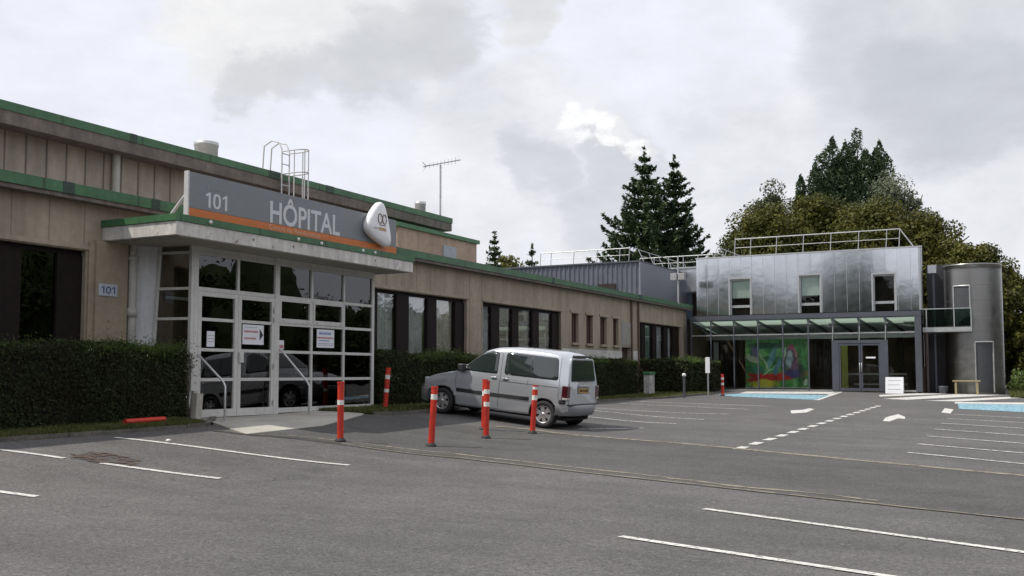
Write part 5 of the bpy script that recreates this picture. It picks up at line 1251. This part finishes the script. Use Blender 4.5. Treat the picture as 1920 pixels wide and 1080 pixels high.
    def side_panel(poly, mat, name, off, s, r=.05, rings=6, parent=V):
        P_ = rounded(poly, r); dense = []
        for a, b in zip(P_, P_[1:] + P_[:1]):
            k = max(1, int((b - a).length / .06)); dense += [a.lerp(b, j / k) for j in range(k)]
        c = sum(dense, Vector((0, 0))) / len(dense); m = MB(); vs = []; nn = len(dense)
        for g in range(rings):
            f = 1 - g / rings
            for p in dense: q = c + (p - c) * f; vs.append((shear(q.x, q.y), s * (side_y(q.x, q.y) + off), q.y))
        vs.append((shear(c.x, c.y), s * (side_y(c.x, c.y) + off), c.y))
        fs = [(g * nn + k, g * nn + (k + 1) % nn, (g + 1) * nn + (k + 1) % nn, (g + 1) * nn + k) for g in range(rings - 1) for k in range(nn)] + [((rings - 1) * nn + k, (rings - 1) * nn + (k + 1) % nn, rings * nn) for k in range(nn)]
        # rim skirt down to the body
        b0 = len(vs)
        for p in dense: vs.append((shear(p.x, p.y), s * (side_y(p.x, p.y) - .01), p.y))
        fs += [(k, (k + 1) % nn, b0 + (k + 1) % nn, b0 + k) for k in range(nn)]
        m.add(vs, fs, True); return m.build(name, mat, parent)
    fw = [(.90, 1.13), (-.16, 1.13), (-.12, 1.62), (.10, 1.64), (.36, 1.55), (.62, 1.37)]
    rw = [(-.38, 1.13), (-1.80, 1.13), (-1.76, 1.63), (-.36, 1.65)]
    def grow(poly, g):
        c = sum((Vector(p) for p in poly), Vector((0, 0))) / len(poly); return [tuple(Vector(p) + (Vector(p) - c).normalized() * g) for p in poly]
    for s in (1, -1):
        side_panel(grow(fw, .022), blk, 'window_seal', .003, s, .06); side_panel(fw, gl, 'side_window', .006, s, .05)
        side_panel(grow(rw, .022), blk, 'window_seal', .003, s, .09); side_panel(rw, gl, 'side_window', .006, s, .08)
        side_panel([(-1.05, 1.14), (-1.075, 1.14), (-1.065, 1.63), (-1.04, 1.63)], blk, 'window_bar', .008, s, .004, 2)
        # moulding, sill trim
        side_panel([(-1.74, .60), (-1.74, .69), (-.98, .69), (-.98, .60)][::-1], blk, 'side_moulding', .014, s, .01, 2) if False else None
        side_panel([(-1.09, .585), (-1.09, .675), (.92, .675), (.92, .585)], blk, 'side_moulding', .016, s, .01, 3)
        side_panel([(-2.02, .60), (-2.02, .70), (-1.87, .70), (-1.87, .60)], blk, 'side_moulding', .016, s, .01, 2)
        # crease line and shut lines
        sl_ = M('shut_line_dark', (.05, .05, .055), .6)
        def seam(pts, r_=.005, nm='shut_line', mt=sl_):
            m = MB(); P_ = []
            for a, b in zip(pts[:-1], pts[1:]):
                k = max(2, int((Vector(b) - Vector(a)).length / .05)); P_ += [Vector(a).lerp(Vector(b), j / k) for j in range(k)]
            P_.append(Vector(pts[-1])); m.tube([(shear(p.x, p.y), s * (side_y(p.x, p.y) + .0005), p.y) for p in P_], r_, 5); m.build(nm, mt, V)
        seam([(-.26, .34), (-.27, 1.1), (-.24, 1.6), (-.1, 1.69)]); seam([(.97, .72), (.97, 1.05)]); seam([(-1.02, .95), (-1.02, 1.08)]) 
        seam([(-1.84, .72), (-1.84, 1.0), (-1.87, 1.68)], .004); seam([(-.28, .965), (-1.82, .965)], .007, 'door_rail')
        # handles
        for hx in (-.10, -.42): 
            yy = side_y(hx, 1.03); m = MB(); m.bbox(hx - .075, hx + .075, s * (yy - .005), s * (yy + .03), 1.005, 1.05, .008); m.build('door_handle', paint_ if hx > -.2 else paint_, V)
            m = MB(); m.bbox(hx - .06, hx + .06, s * (yy - .003), s * (yy + .008), .985, 1.062, .003); m.build('handle_recess', blk, V)
        # mirror
        yy = side_y(.80, 1.16); mm_ = MB(); mm_.bbox(.70, .86, s * (yy + .04), s * (yy + .22), 1.09, 1.27, .03); mm_.beam((.80, s * (yy - .02), 1.13), (.79, s * (yy + .08), 1.15), .06, .05); mm_.build('wing_mirror', blk, V)
        # tail lamp on the rear corner
        m = MB(); m.bbox(-2.075, -1.93, s * .70, s * .862, .69, 1.02, .012); tl_ = m.build('tail_lamp', redl, V); m = MB(); m.bbox(-2.079, -1.95, s * .715, s * .866, .70, .75, .004); m.build('lamp_lens', M('reversing_lens', (.4, .38, .36), .2, coat=.5), tl_)
        # headlamp
        m = MB(); m.bbox(1.82, 1.98, s * .42, s * .70, .66, .84, .03); m.build('headlight', M('headlamp_glass', (.5, .52, .54), .12, .3, coat=.8), V)
    # windscreen and rear window
    m = MB(); vs = []; ny = 13
    for i in range(9):
        x = .92 - (.92 - .34) * i / 8; zt = kv('t', x)
        hw2 = kv('u', x) - .06
        for j in range(ny):
            y = -hw2 + 2 * hw2 * j / (ny - 1); c = section(x); z = zt
            for p, q in zip(c[:-1], c[1:]):
                if p[1] > .9 and (p[0] - abs(y)) * (q[0] - abs(y)) <= 0 and abs(p[0] - q[0]) > 1e-6 and min(p[1], q[1]) > zt - .2: z = p[1] + (abs(y) - p[0]) / (q[0] - p[0]) * (q[1] - p[1])
            vs.append((x + .004, y, z + .006))
    m.add(vs, [(i * ny + j, i * ny + j + 1, (i + 1) * ny + j + 1, (i + 1) * ny + j) for i in range(8) for j in range(ny - 1)], True); m.build('windscreen', gl, V, fix=False)
    def rear_panel(poly, mat, name, x0, th=.01, r=.05, par=V):
        P_ = rounded(poly, r); m = MB(); nn = len(P_); f = lambda z: shear(-2.06, z) - x0
        vs = [(f(p.y), p.x, p.y) for p in P_] + [(f(p.y) + th + .02, p.x, p.y) for p in P_]; m.add(vs, [tuple(range(nn))] + [(k, (k + 1) % nn, nn + (k + 1) % nn, nn + k) for k in range(nn)]); return m.build(name, mat, par)
    tg = rear_panel([(-.72, .56), (.72, .56), (.745, 1.08), (.60, 1.66), (-.60, 1.66), (-.745, 1.08)], paint_, 'tailgate', .012, .03, .06)
    rear_panel([(-.655, 1.12), (.655, 1.12), (.56, 1.625), (-.56, 1.625)], blk, 'window_seal', .018, .01, .07, tg); rear_panel([(-.625, 1.15), (.625, 1.15), (.535, 1.60), (-.535, 1.60)], gl, 'rear_window', .024, .01, .06, tg)
    m = MB(); m.bbox(-2.0, -1.88, -.36, .36, 1.675, 1.725, .015); m.build('brake_lamp_spoiler', blk, V)
    rear_panel([(-.30, .84), (.30, .84), (.30, 1.0), (-.30, 1.0)], bump_, 'plate_recess', .016, .01, .02, tg)
    pl2 = rear_panel([(-.24, .86), (.24, .86), (.24, .955), (-.24, .955)], M('yellow_number_plate', (.62, .36, .04), .4), 'number_plate', .022, .005, .01, tg)
    m = MB(); x_ = -2.088
    for k, y in enumerate((-.19, -.145, -.10, -.03, .03, .10, .15, .195)): m.box(x_ - .002, x_ + .01, y - .013, y + .013, .88 if k % 3 else .885, .94)
    m.build('plate_characters', blk, pl2)
    rear_panel([(-.26, 1.015), (.26, 1.015), (.26, 1.045), (-.26, 1.045)], alloy, 'tailgate_handle', .03, .02, .01, tg)
    # bumpers
    m = MB(); prof = []
    def bumper(sign, xo, xi, z0, z1, mat, name):
        vs = []; N_ = 17
        for i in range(N_):
            t = i / (N_ - 1) * 2 - 1; y = .885 * math.copysign(abs(t) ** .85, t); x = xo - (xo - xi) * (abs(t) ** 4.5)
            for zz, ins in ((z0, .03), (z0 + .05, .0), ((z0 + z1) / 2, -.008), (z1 - .03, .0), (z1, .03), (z1, .12)): vs.append((x - sign * ins, y * (1 - max(0, ins) * .25), zz))
        m = MB(); m.add(vs, [(i * 6 + j, (i + 1) * 6 + j, (i + 1) * 6 + j + 1, i * 6 + j + 1) for i in range(N_ - 1) for j in range(5)], True); return m.build(name, mat, V, fix=False)
    bumper(-1, -2.16, -1.80, .33, .58, bump_, 'rear_bumper'); bumper(1, 2.16, 1.72, .26, .58, bump_, 'front_bumper')
    m = MB(); m.box(-2.12, -1.9, -.80, .80, .575, .60); m.build('bumper_gap', blk, V)
    m = MB(); m.bbox(2.05, 2.12, -.4, .4, .58, .70, .02); m.build('grille', blk, V)
    m = MB(); m.box(-1.95, 1.9, -.62, .62, .20, .27); m.build('underbody', dark, V)
    for s in (-1, 1):
        for ax in AX:
            m = MB(); vs = []; nn = 24
            for i in range(nn + 1):
                a = -.25 + (pi + .5) * i / nn
                vs += [(ax + .372 * cos(a), s * .52, WR + .372 * sin(a)), (ax + .372 * cos(a), s * .855, WR + .372 * sin(a))]
            m.add(vs, [(2 * i, 2 * i + 2, 2 * i + 3, 2 * i + 1) for i in range(nn)], True); m.build('arch_liner', dark, V, fix=False)
            # wheel
            Wl = empty('wheel', (ax, s * .76, WR)); Wl.parent = V; y0 = s * .76
            m = MB(); m.lathe((ax, y0, WR), [(.20, -s * .09), (.27, -s * .095), (.305, -s * .08), (.315, -s * .04), (.315, s * .04), (.305, s * .08), (.275, s * .095), (.205, s * .088), (.20, s * .06), (.20, -s * .09)], 40, 'y'); m.build('tyre', tyre_m, Wl)
            m = MB(); yo = s * .085; m.lathe((ax, y0, WR), [(.205, yo), (.207, yo * .6), (.198, yo * .5), (.185, yo), (.205, yo)], 40, 'y')
            for k in range(6):
                a = 2 * pi * k / 6 + .3; c_, d_ = cos(a), sin(a); e = Vector((-d_, 0, c_)); r0 = Vector((c_, 0, d_)); base_ = Vector((ax, y0 + yo * .72, WR)); A = base_ + r0 * .03; Bp = base_ + r0 * .192; w0, w1 = .036, .056; th = Vector((0, s * .02, 0))
                m.add([A - e * w0, A + e * w0, Bp + e * w1, Bp - e * w1, A - e * w0 + th * 1.2, A + e * w0 + th * 1.2, Bp + e * w1 + th * .5, Bp - e * w1 + th * .5], [(4, 5, 6, 7), (0, 4, 7, 3), (1, 2, 6, 5), (0, 1, 5, 4), (3, 7, 6, 2), (0, 3, 2, 1)])
            m.lathe((ax, y0, WR), [(0, yo * 1.12), (.04, yo * 1.08), (.055, yo * .9), (.055, yo * .6)], 20, 'y'); m.build('rim', alloy, Wl)
            m = MB(); m.lathe((ax, y0, WR), [(.199, yo * .3), (0, yo * .3)], 30, 'y', False); m.build('brake_disc', M('dark_brake_metal', (.05, .05, .05), .6, .5), Wl)  # flat disc in one dark grey
    return V, AX
VAN, AX = build_van()
pR, pF = on_ground(1018, 803), on_ground(834, 787)
dr_ = Vector((pF.x - pR.x, pF.y - pR.y, 0)); print('VAN', pR, pF, dr_.length, math.degrees(math.atan2(dr_.y, dr_.x)))
VS = .915; yaw = R(180 - 1.5)
vx = Vector((cos(yaw), sin(yaw), 0)); vl = Vector((-sin(yaw), cos(yaw), 0))
org = pR - (vx * AX[0] + vl * .80) * VS
zr_ = gz(*(org + vx * AX[0] * VS).xy); zf_ = gz(*(org + vx * AX[1] * VS).xy); pit = math.atan2(zf_ - zr_, (AX[1] - AX[0]) * VS)
VAN.location = (org.x, org.y, zr_ - AX[0] * VS * math.tan(pit)); VAN.scale = (VS, VS, VS); VAN.rotation_euler = (0, -pit, yaw)

# ================================================================== HEDGES
def hedge(x0, x1, y0, y1, ztop, label, dens=1500, size=.055, rnd=.18, zb0=None, wav=.05):
    """clipped hedge: twig core, leaf faces spread through its outer shell, light shoots along the top"""
    cx, cy = (x0 + x1) / 2, (y0 + y1) / 2; g = gz(cx, cy); zlo = min(gz(x0, y0), gz(x0, y1), gz(x1, y0), gz(x1, y1))
    o = empty('hedge', (cx, cy, g), label, 'hedge', 'clipped hedges along the building')
    m = MB(); i_ = .10; m.bbox(x0 + i_, x1 - i_, y0 + i_, y1 - i_, zlo, ztop - i_, .05); m.build('core', m_hcore, o)
    def surf(n, face):
        u = rng.uniform(0, 1, n); v = rng.uniform(0, 1, n); P = np.zeros((n, 3)); Nn = np.zeros((n, 3))
        H = ztop - zlo
        if face == 'f': P[:, 0] = x1; P[:, 1] = y0 + (y1 - y0) * u; P[:, 2] = zlo + H * v; Nn[:, 0] = 1
        if face == 't': P[:, 0] = x0 + (x1 - x0) * v; P[:, 1] = y0 + (y1 - y0) * u; P[:, 2] = ztop; Nn[:, 2] = 1
        if face == 'a': P[:, 0] = x0 + (x1 - x0) * u; P[:, 1] = y0; P[:, 2] = zlo + H * v; Nn[:, 1] = -1
        if face == 'b': P[:, 0] = x0 + (x1 - x0) * u; P[:, 1] = y1; P[:, 2] = zlo + H * v; Nn[:, 1] = 1
        bulge = wav * (np.sin(P[:, 1] * 2.1 + P[:, 2] * 1.3) + np.sin(P[:, 1] * 5.3 - P[:, 2] * 3.1 + 1) * .6) + rng.normal(size=n) * .03
        depth = rng.exponential(.05, n) - .02
        P += Nn * (bulge - depth)[:, None]
        # round the upper corner
        if face in 'fab': k = np.clip((P[:, 2] - (ztop - rnd)) / rnd, 0, 1); P -= Nn * (k ** 2 * rnd * .5)[:, None]
        else: k = np.clip((P[:, 0] - (x1 - rnd)) / rnd, 0, 1); P[:, 2] -= k ** 2 * rnd * .4
        return P, Nn
    L_, H, D = y1 - y0, ztop - zlo, x1 - x0; A = []; B = []
    for face, area in (('f', L_ * H), ('t', L_ * D), ('a', D * H), ('b', D * H)):
        p, q = surf(int(area * dens), face); A.append(p); B.append(q)
    quads_mesh('leaves', leaf_quads(np.concatenate(A), size, np.concatenate(B), .8, .7), m_hedge, o)
    p, q = surf(int(L_ * D * dens * .5), 't'); n3 = int(L_ * dens * .28); p3, q3 = surf(n3, 'f'); p3[:, 2] = ztop - .02 - rng.exponential(.07, n3); p3[:, 0] += .01; p = np.concatenate([p, p3]); q = np.concatenate([q, q3]); p[:, 2] += rng.exponential(.045, len(p)) + .005; k = rng.uniform(size=len(p)) < .5 + .5 * np.sin(p[:, 1] * 1.3 + p[:, 0] * 2); p, q = p[k], q[k]
    quads_mesh('young_shoots', leaf_quads(p, size * 1.1, q, 1.5, .35), m_hedgetip, o)
    return o
hedge(-14.9, -13.72, 7.0, 13.28, 2.10, 'long dark green clipped hedge left of the glass porch, red post at its foot', 4800, .040)
hedge(-14.95, -13.95, 19.62, 37.0, 2.11, 'long dark clipped hedge behind the silver van right of the porch', 2200, .055)
hedge(-14.6, -12.55, 38.9, 43.6, 2.16, 'dark clipped hedge beyond the utility cabinet, in front of the glass building corner', 1100, .10)
# straggly climber on the porch corner
q = on_x(352, 672, -13.8); C_ = rng.normal(size=(420, 3)) * np.array([.10, .12, .16]) + np.array([q.x, q.y - .02, q.z - .05])
o = empty('climbing_plant', (q.x, q.y, .85), 'straggly pale climber on the porch corner above the meter box', 'plant')
quads_mesh('foliage', leaf_quads(C_, .05, None, 1, .5), leafmat('pale_climber_leaves', [(.06, .08, .04), (.16, .17, .10), (.30, .30, .22)], 6), o)
m = MB()
for k in range(4): m.tube([(q.x, q.y + .03 * k, .85), (q.x + .03, q.y - .02 * k, 1.5), (q.x + .02 * k, q.y + .05 * (k - 2), q.z + .1)], .008, 5)
m.build('stem', m_bark, o)

# fallen leaves and grit along the kerbs
def litter(n, area, label_name, size, mat):
    C = []
    for k in range(n):
        a, b, w9 = area[random.randrange(len(area))]; p = a.lerp(b, random.random()); x = p.x + abs(random.gauss(0, w9)); C.append((x, p.y, gz(x, p.y) + .016))
    o = quads_mesh(label_name, leaf_quads(np.array(C), size, np.array([[0, 0, 1.0]]), .12, .7), mat, loc=(C[0][0], C[0][1], C[0][2])); o['kind'] = 'stuff'
random.seed(11); ar = [(kpts[i], kpts[i + 1], .35) for i in range(1, len(kpts) - 2)] + [(G(80, 850), G(420, 880), 1.5), (G(700, 790), G(980, 812), .8)]
litter(420, ar, 'fallen_leaves', .035, leafmat('dry_leaves', [(.05, .035, .015), (.14, .085, .03), (.22, .16, .06)], 3))
# thin cracks in the tarmac
def crack(pts, w9):
    m = MB(); P_ = []
    for a, b in zip(pts[:-1], pts[1:]):
        n = max(2, int((b - a).length / .12))
        for k in range(n): P_.append(a.lerp(b, k / n) + Vector((random.gauss(0, .018), random.gauss(0, .018), 0)))
    strip(m, P_, w9, .0105, .12, .004); struct(m.build('tarmac_crack', m_crk, loc=(0, 0, 0)))
m_crk = worn_paint('crack_filler', (.06, .056, .052), .48, 12)
crack(pl((300, 925), (470, 905), (640, 893)), .014); crack(pl((1500, 1010), (1700, 985), (1900, 990)), .012)

# ================================================================== TREES
lm_maple = [leafmat('maple_leaves_olive', [(.012, .027, .006), (.032, .057, .010), (.070, .095, .015), (.14, .135, .022)], .55),
            leafmat('maple_leaves_green', [(.013, .028, .006), (.036, .060, .011), (.082, .100, .017), (.15, .14, .024)], .6)]
lm_pop = leafmat('poplar_leaves', [(.022, .044, .020), (.045, .075, .033), (.085, .12, .055)], .8)
lm_wil = leafmat('willow_leaves', [(.07, .09, .05), (.13, .155, .092), (.21, .23, .15)], .8)
lm_con = leafmat('conifer_needles', [(.020, .042, .020), (.042, .074, .030), (.085, .12, .045)], .9, .6, .1)
lm_yel = leafmat('yellow_green_leaves', [(.06, .075, .02), (.14, .15, .035), (.22, .21, .06)], .9)
def at_depth(u, Z):
    d = ray(u, 700); k = Z / d.dot(FWD); return Vector((d.x * k, d.y * k, 0))
def trunk(m, p, z0, z1, r0, r1, limbs, R_, cz, rx, rz):
    m.tube([(p.x, p.y, z0), (p.x + .1, p.y, (z0 + z1) / 2), (p.x, p.y + .1, z1)], r0, 10, True, r1)
    for k in range(limbs):
        a = 2 * pi * k / limbs + random.random(); zz = z0 + (z1 - z0) * random.uniform(.25, .9); e = Vector((p.x + cos(a) * rx * .75, p.y + sin(a) * rx * .75, min(zz + rz * random.uniform(.2, .6), cz + rz * .85)))
        s = Vector((p.x, p.y, zz)); m.tube([s, s.lerp(e, .5) + Vector((0, 0, -.2)), e], r0 * .4, 6, True, .03)
def broadleaf(u, vt, hw, Z, label, mat, name='maple_tree', nc=80, per=430, size=.19, low=2.2, shape=1.0, group='trees behind the silver building', seed=None, fluffy=1.0, loc=None, H=None, rx=None):
    p = at_depth(u, Z) if loc is None else Vector(loc)
    H = (CAMZ + (700 - vt) / F * Z) if H is None else H; rx = hw / F * Z if rx is None else rx; g = gz(p.x, p.y); cz = (H + low) / 2; rz = (H - low) / 2
    o = empty(name, (p.x, p.y, g), label, 'tree', group)
    m = MB(); trunk(m, p, g, cz + rz * .6, .28, .06, 7, 0, cz, rx, rz); m.build('trunk', m_bark, o)
    d = rng.normal(size=(nc, 3)); d /= np.linalg.norm(d, axis=1)[:, None]; rr_ = rng.uniform(.45, 1.0, nc) ** .6
    c = d * rr_[:, None]; c[:, 2] = np.where(c[:, 2] < 0, c[:, 2] * .95, c[:, 2]); k = 1 - .25 * np.clip(c[:, 2], 0, 1) ** 2 * shape
    cen = np.stack([p.x + c[:, 0] * rx * .86 * k, p.y + c[:, 1] * rx * .86 * k, cz + c[:, 2] * rz * .88], 1)
    cr = rng.uniform(.15, .33, nc) * (rx * .6 + rz * .4) * fluffy
    C = []; Nn = []
    for i in range(nc):
        v = rng.normal(size=(per, 3)); v /= np.linalg.norm(v, axis=1)[:, None]; r_ = rng.uniform(.35, 1.12, per)[:, None] ** .7
        C.append(cen[i] + v * r_ * cr[i] * np.array([1, 1, .75])); Nn.append(v * .8 + np.array([0, 0, .4]))
    quads_mesh('crown', leaf_quads(np.concatenate(C), size, np.concatenate(Nn), .6, .8), mat, o); return o
def poplar(u, vt, hw, Z, label, mat=lm_pop):
    p = at_depth(u, Z); H = CAMZ + (700 - vt) / F * Z; rx = hw / F * Z; g = gz(p.x, p.y); o = empty('poplar_tree', (p.x, p.y, g), label, 'tree', 'tall narrow poplars behind the maples')
    m = MB(); m.tube([(p.x, p.y, g), (p.x, p.y, H - 1)], .3, 8, True, .04); m.build('trunk', m_bark, o)
    CC = []
    for k in range(9):
        an = k * 2.4; off = 0 if k == 0 else rx * rng.uniform(.2, .5); top = H - (0 if k == 0 else rng.uniform(.6, 4.5)); n = 3400
        t = rng.uniform(0, 1, n) ** .85; zz = 5 + (top - 5) * t; q = 1 - t; pr = rx * .60 * np.clip(q * 6.5, 0, 1) ** .55 * (.85 + .35 * np.sin(zz * 2.1 + k * 1.7)) + .05
        a = rng.uniform(0, 2 * pi, n); r_ = pr * rng.uniform(.3, 1.1, n) ** .5; CC.append(np.stack([p.x + off * cos(an) + r_ * np.cos(a), p.y + off * sin(an) + r_ * np.sin(a), zz + rng.normal(size=n) * .15], 1))
    C = np.concatenate(CC); quads_mesh('crown', leaf_quads(C, .30, None, 1, .6), mat, o); return o
def conifer(u, vt, hw, Z, label, H0=3.0, lev=30, seed=1, mat=lm_con, sz=.30, per=34, name='spruce_tree', group='dark conifers behind the buildings'):
    rs = random.Random(seed); p = at_depth(u, Z); H = CAMZ + (700 - vt) / F * Z; rx = hw / F * Z; g = gz(p.x, p.y); o = empty(name, (p.x, p.y, g), label, 'tree', group)
    m = MB(); m.tube([(p.x, p.y, g), (p.x, p.y, (g + H) / 2), (p.x, p.y, H - .5)], .30, 8, True, .02); C = [(p.x + rs.gauss(0, .05), p.y + rs.gauss(0, .05), H - .9 * rs.random()) for _ in range(40)]
    for i in range(lev):
        t = (i + rs.uniform(-.3, .3)) / lev; z = H0 + (H - H0 - .25) * t; Lb = rx * (1 - t) ** 1.0 * rs.uniform(.80, 1.12) + .22; nb = 10 if t < .7 else 7
        a0 = rs.random() * 6
        for k in range(nb):
            a = a0 + 2 * pi * k / nb + rs.uniform(-.2, .2); L2 = Lb * rs.uniform(.6, 1.12); dx, dy = cos(a), sin(a)
            pts = [Vector((p.x + dx * L2 * s, p.y + dy * L2 * s, z - .22 * L2 * sin(s * 2.2) + .30 * L2 * s * s)) for s in (0, .35, .7, 1)]
            m.tube(pts, .045, 4, False, .008); n = max(6, int(per * L2 / 1.3))
            for q in range(n):
                s = rs.uniform(.08, 1.04) ** .8; b = pts[0] + (pts[-1] - pts[0]) * s; b.z = z - .16 * L2 * sin(s * 2.2) + .34 * L2 * s * s
                wd = .30 * L2 * (1.05 - s) + .07; sd = rs.gauss(0, .55) * wd
                C.append((b.x - dy * sd, b.y + dx * sd, b.z - abs(rs.gauss(0, .13)) - .02))
    m.build('trunk', m_bark, o); C = np.array(C); quads_mesh('crown', leaf_quads(C, sz, np.array([[0, 0, 1.0]]), .8, .45), mat, o); return o
conifer(1212, 272, 185, 72, 'tallest dark spruce, left one of the pair behind the buildings', 2.5, 30, 3, sz=.34, per=95)
conifer(1268, 286, 150, 74, 'slightly shorter dark spruce, right one of the pair behind the buildings', 2.5, 28, 11, sz=.34, per=95)
conifer(927, 432, 60, 84, 'small dark spruce top showing behind the old building roof end', 3, 20, 5, sz=.34, per=60)
conifer(998, 455, 70, 84, 'small bluish conifer top just left of the grey ribbed block', 3, 16, 8, sz=.36, per=50)
broadleaf(954, 452, 24, 80, 'small yellow green tree between the two small conifers', lm_yel, 'birch_tree', 40, 130, .26, 3)
broadleaf(1345, 470, 40, 70, 'low green tree peeping over the left end of the silver building', lm_maple[1], 'maple_tree', 50, 200, .25, 2)
broadleaf(1438, 362, 94, 64, 'olive maple crown at the left end of the tree group', lm_maple[0])
broadleaf(1545, 334, 106, 66, 'tall olive maple crown above the middle of the silver building', lm_maple[0], nc=110)
broadleaf(1650, 356, 104, 63, 'olive brown maple crown below the grey green willow', lm_maple[0], nc=110)
broadleaf(1755, 388, 96, 62, 'maple crown above the silver building right corner', lm_maple[1], nc=110)
broadleaf(1834, 442, 72, 58, 'lower maple behind the round tower', lm_maple[1], nc=90, low=1.2)
broadleaf(1893, 490, 50, 60, 'maple at the right edge of the picture beside the tower', lm_maple[0], nc=90, low=.9)
broadleaf(1960, 560, 60, 56, 'small dark tree at the far right picture edge', lm_maple[1], nc=60, low=.9)
broadleaf(1455, 322, 58, 84, 'feathery birch rising behind the left maple', leafmat('birch_leaves', [(.03, .045, .018), (.07, .09, .035), (.12, .13, .06)], .9), 'birch_tree', 70, 330, .2, 5, fluffy=.9)
broadleaf(1668, 316, 82, 76, 'grey green willow crown in front of the poplars', lm_wil, 'willow_tree', 90, 400, .2, 5)
broadleaf(1716, 336, 52, 76, 'grey green willow crown at the right of the poplars', lm_wil, 'willow_tree', 70, 380, .2, 5)
for u, v, w_, lb in ((1543, 290, 32, 'lowest poplar at the left of the tall poplar row'), (1570, 254, 36, 'second tall poplar from the left'), (1617, 238, 40, 'tallest poplar in the middle of the row'), (1594, 262, 30, 'poplar just left of the tallest one'), (1659, 260, 34, 'rightmost poplar of the row'), (1508, 326, 18, 'short thin poplar standing apart left of the row')):
    poplar(u, v, w_, 105, lb)
# low shrubs at the right edge beside the tower
def shrub(x, y, r, h, label):
    g = gz(x, y); o = empty('shrub', (x, y, g), label, 'shrub'); n = 3500; d = rng.normal(size=(n, 3)); d /= np.linalg.norm(d, axis=1)[:, None]; d[:, 2] = abs(d[:, 2]); r_ = rng.uniform(.5, 1.05, n)[:, None]
    C = np.array([x, y, g]) + d * r_ * np.array([r, r * .8, h]) * (1 + .15 * np.sin(d[:, :1] * 9)); quads_mesh('leaves', leaf_quads(C, .12, d, .8), m_hedgetip, o); MB().tube([(x, y, g), (x, y, g + h * .6)], .04, 6).build('stem', m_bark, o)
q = on_ground(1915, 733); shrub(q.x + .6, q.y + 1, 1.4, 1.0, 'low light green shrub at the right picture edge by the tower')
q = on_ground(1905, 741); m = MB(); gp = []
A_ = [on_ground(1895, 746), on_ground(1893, 735), on_ground(1960, 735), on_ground(1980, 748)]
m.add([(a.x, a.y, a.z + .03) for a in A_], [(0, 1, 2, 3)]); struct(m.build('lawn', m_soil, loc=(-1, 45, .8)))
for k in range(6000):
    s, t = random.random(), random.random(); a = A_[0].lerp(A_[3], s).lerp(A_[1].lerp(A_[2], s), t); gp.append((a.x, a.y, a.z + .03))
blades('grass', gp, m_grass, .14, .04)
# wood beyond the car park, out of the frame: it is what the windows and the metal cladding mirror
def wood():
    cs = []; cores = []
    for (x, y, r_, h) in [(-52, -34, 7, 12), (-44, -30, 6, 13), (-36, -36, 7, 17), (-28, -31, 6, 13), (-20, -35, 6, 18), (-11, -30, 6, 13), (-2, -36, 7, 16), (9, -32, 7, 12), (22, -30, 7, 12), (34, -24, 8, 13), (44, -12, 8, 12), (50, 2, 8, 13),
                          (34, 44, 6, 15), (37, 52, 6, 15), (30, 38, 5, 12), (40, 61, 6, 13), (42, 70, 7, 11), (44, 80, 7, 10.5), (46, 91, 7, 10), (50, 102, 8, 10.5), (52, 30, 8, 12), (54, 16, 8, 13), (48, 115, 8, 12)]:
        n = 26; d = rng.normal(size=(n, 3)); d /= np.linalg.norm(d, axis=1)[:, None]; d *= rng.uniform(.4, 1, n)[:, None]; c = np.array([x, y, h * .5]) + d * np.array([r_, r_, h * .42])
        cores.append((x, y, h * .48, r_ * .72, r_ * .72, h * .40))
        for q in c:
            v = rng.normal(size=(330, 3)); v /= np.linalg.norm(v, axis=1)[:, None]; cs.append(q + v * rng.uniform(.3, 1.1, 330)[:, None] ** .7 * r_ * .34)
    for x, y, h in [(x_ * 1.0, y_, 10.5 + 3 * sin(x_ * .7)) for x_ in range(-56, 40, 4) for y_ in (-42,)] + [(46 + 4 * sin(y_ * .3), y_, (10.0 if y_ > 80 or y_ < 60 else 14.0) + 1.6 * sin(y_ * .9)) for y_ in range(-6, 130, 4)]:
        cores.append((x, y, h * .45, 3.9, 3.9, h * .52))
        v = rng.normal(size=(900, 3)); v /= np.linalg.norm(v, axis=1)[:, None]; cs.append(np.array([x, y, h * .45]) + v * rng.uniform(.4, 1.05, 900)[:, None] * np.array([4, 4, h * .6]))
    C = np.concatenate(cs); SQ = []
    for (x, y, z, a_, b_, c_) in cores:      # solid lumps added inside the crowns to block sky gaps in the reflections
        S_ = lambda i, j: (x + a_ * (1 + .1 * sin(5 * j + x)) * sin(pi * i / 10) * cos(2 * pi * j / 14), y + b_ * (1 + .1 * sin(4 * j + y)) * sin(pi * i / 10) * sin(2 * pi * j / 14), z + c_ * cos(pi * i / 10))
        SQ += [[S_(i, j), S_(i + 1, j), S_(i + 1, (j + 1) % 14), S_(i, (j + 1) % 14)] for i in range(10) for j in range(14)]
    o = quads_mesh('woodland', np.concatenate([leaf_quads(C, .42, None, 1, .8), np.array(SQ)]), leafmat('far_wood_leaves', [(.010, .020, .007), (.022, .038, .011), (.045, .065, .018)], .3, .7, .1), loc=(0, -20, 0)); o['kind'] = 'stuff'
wood()
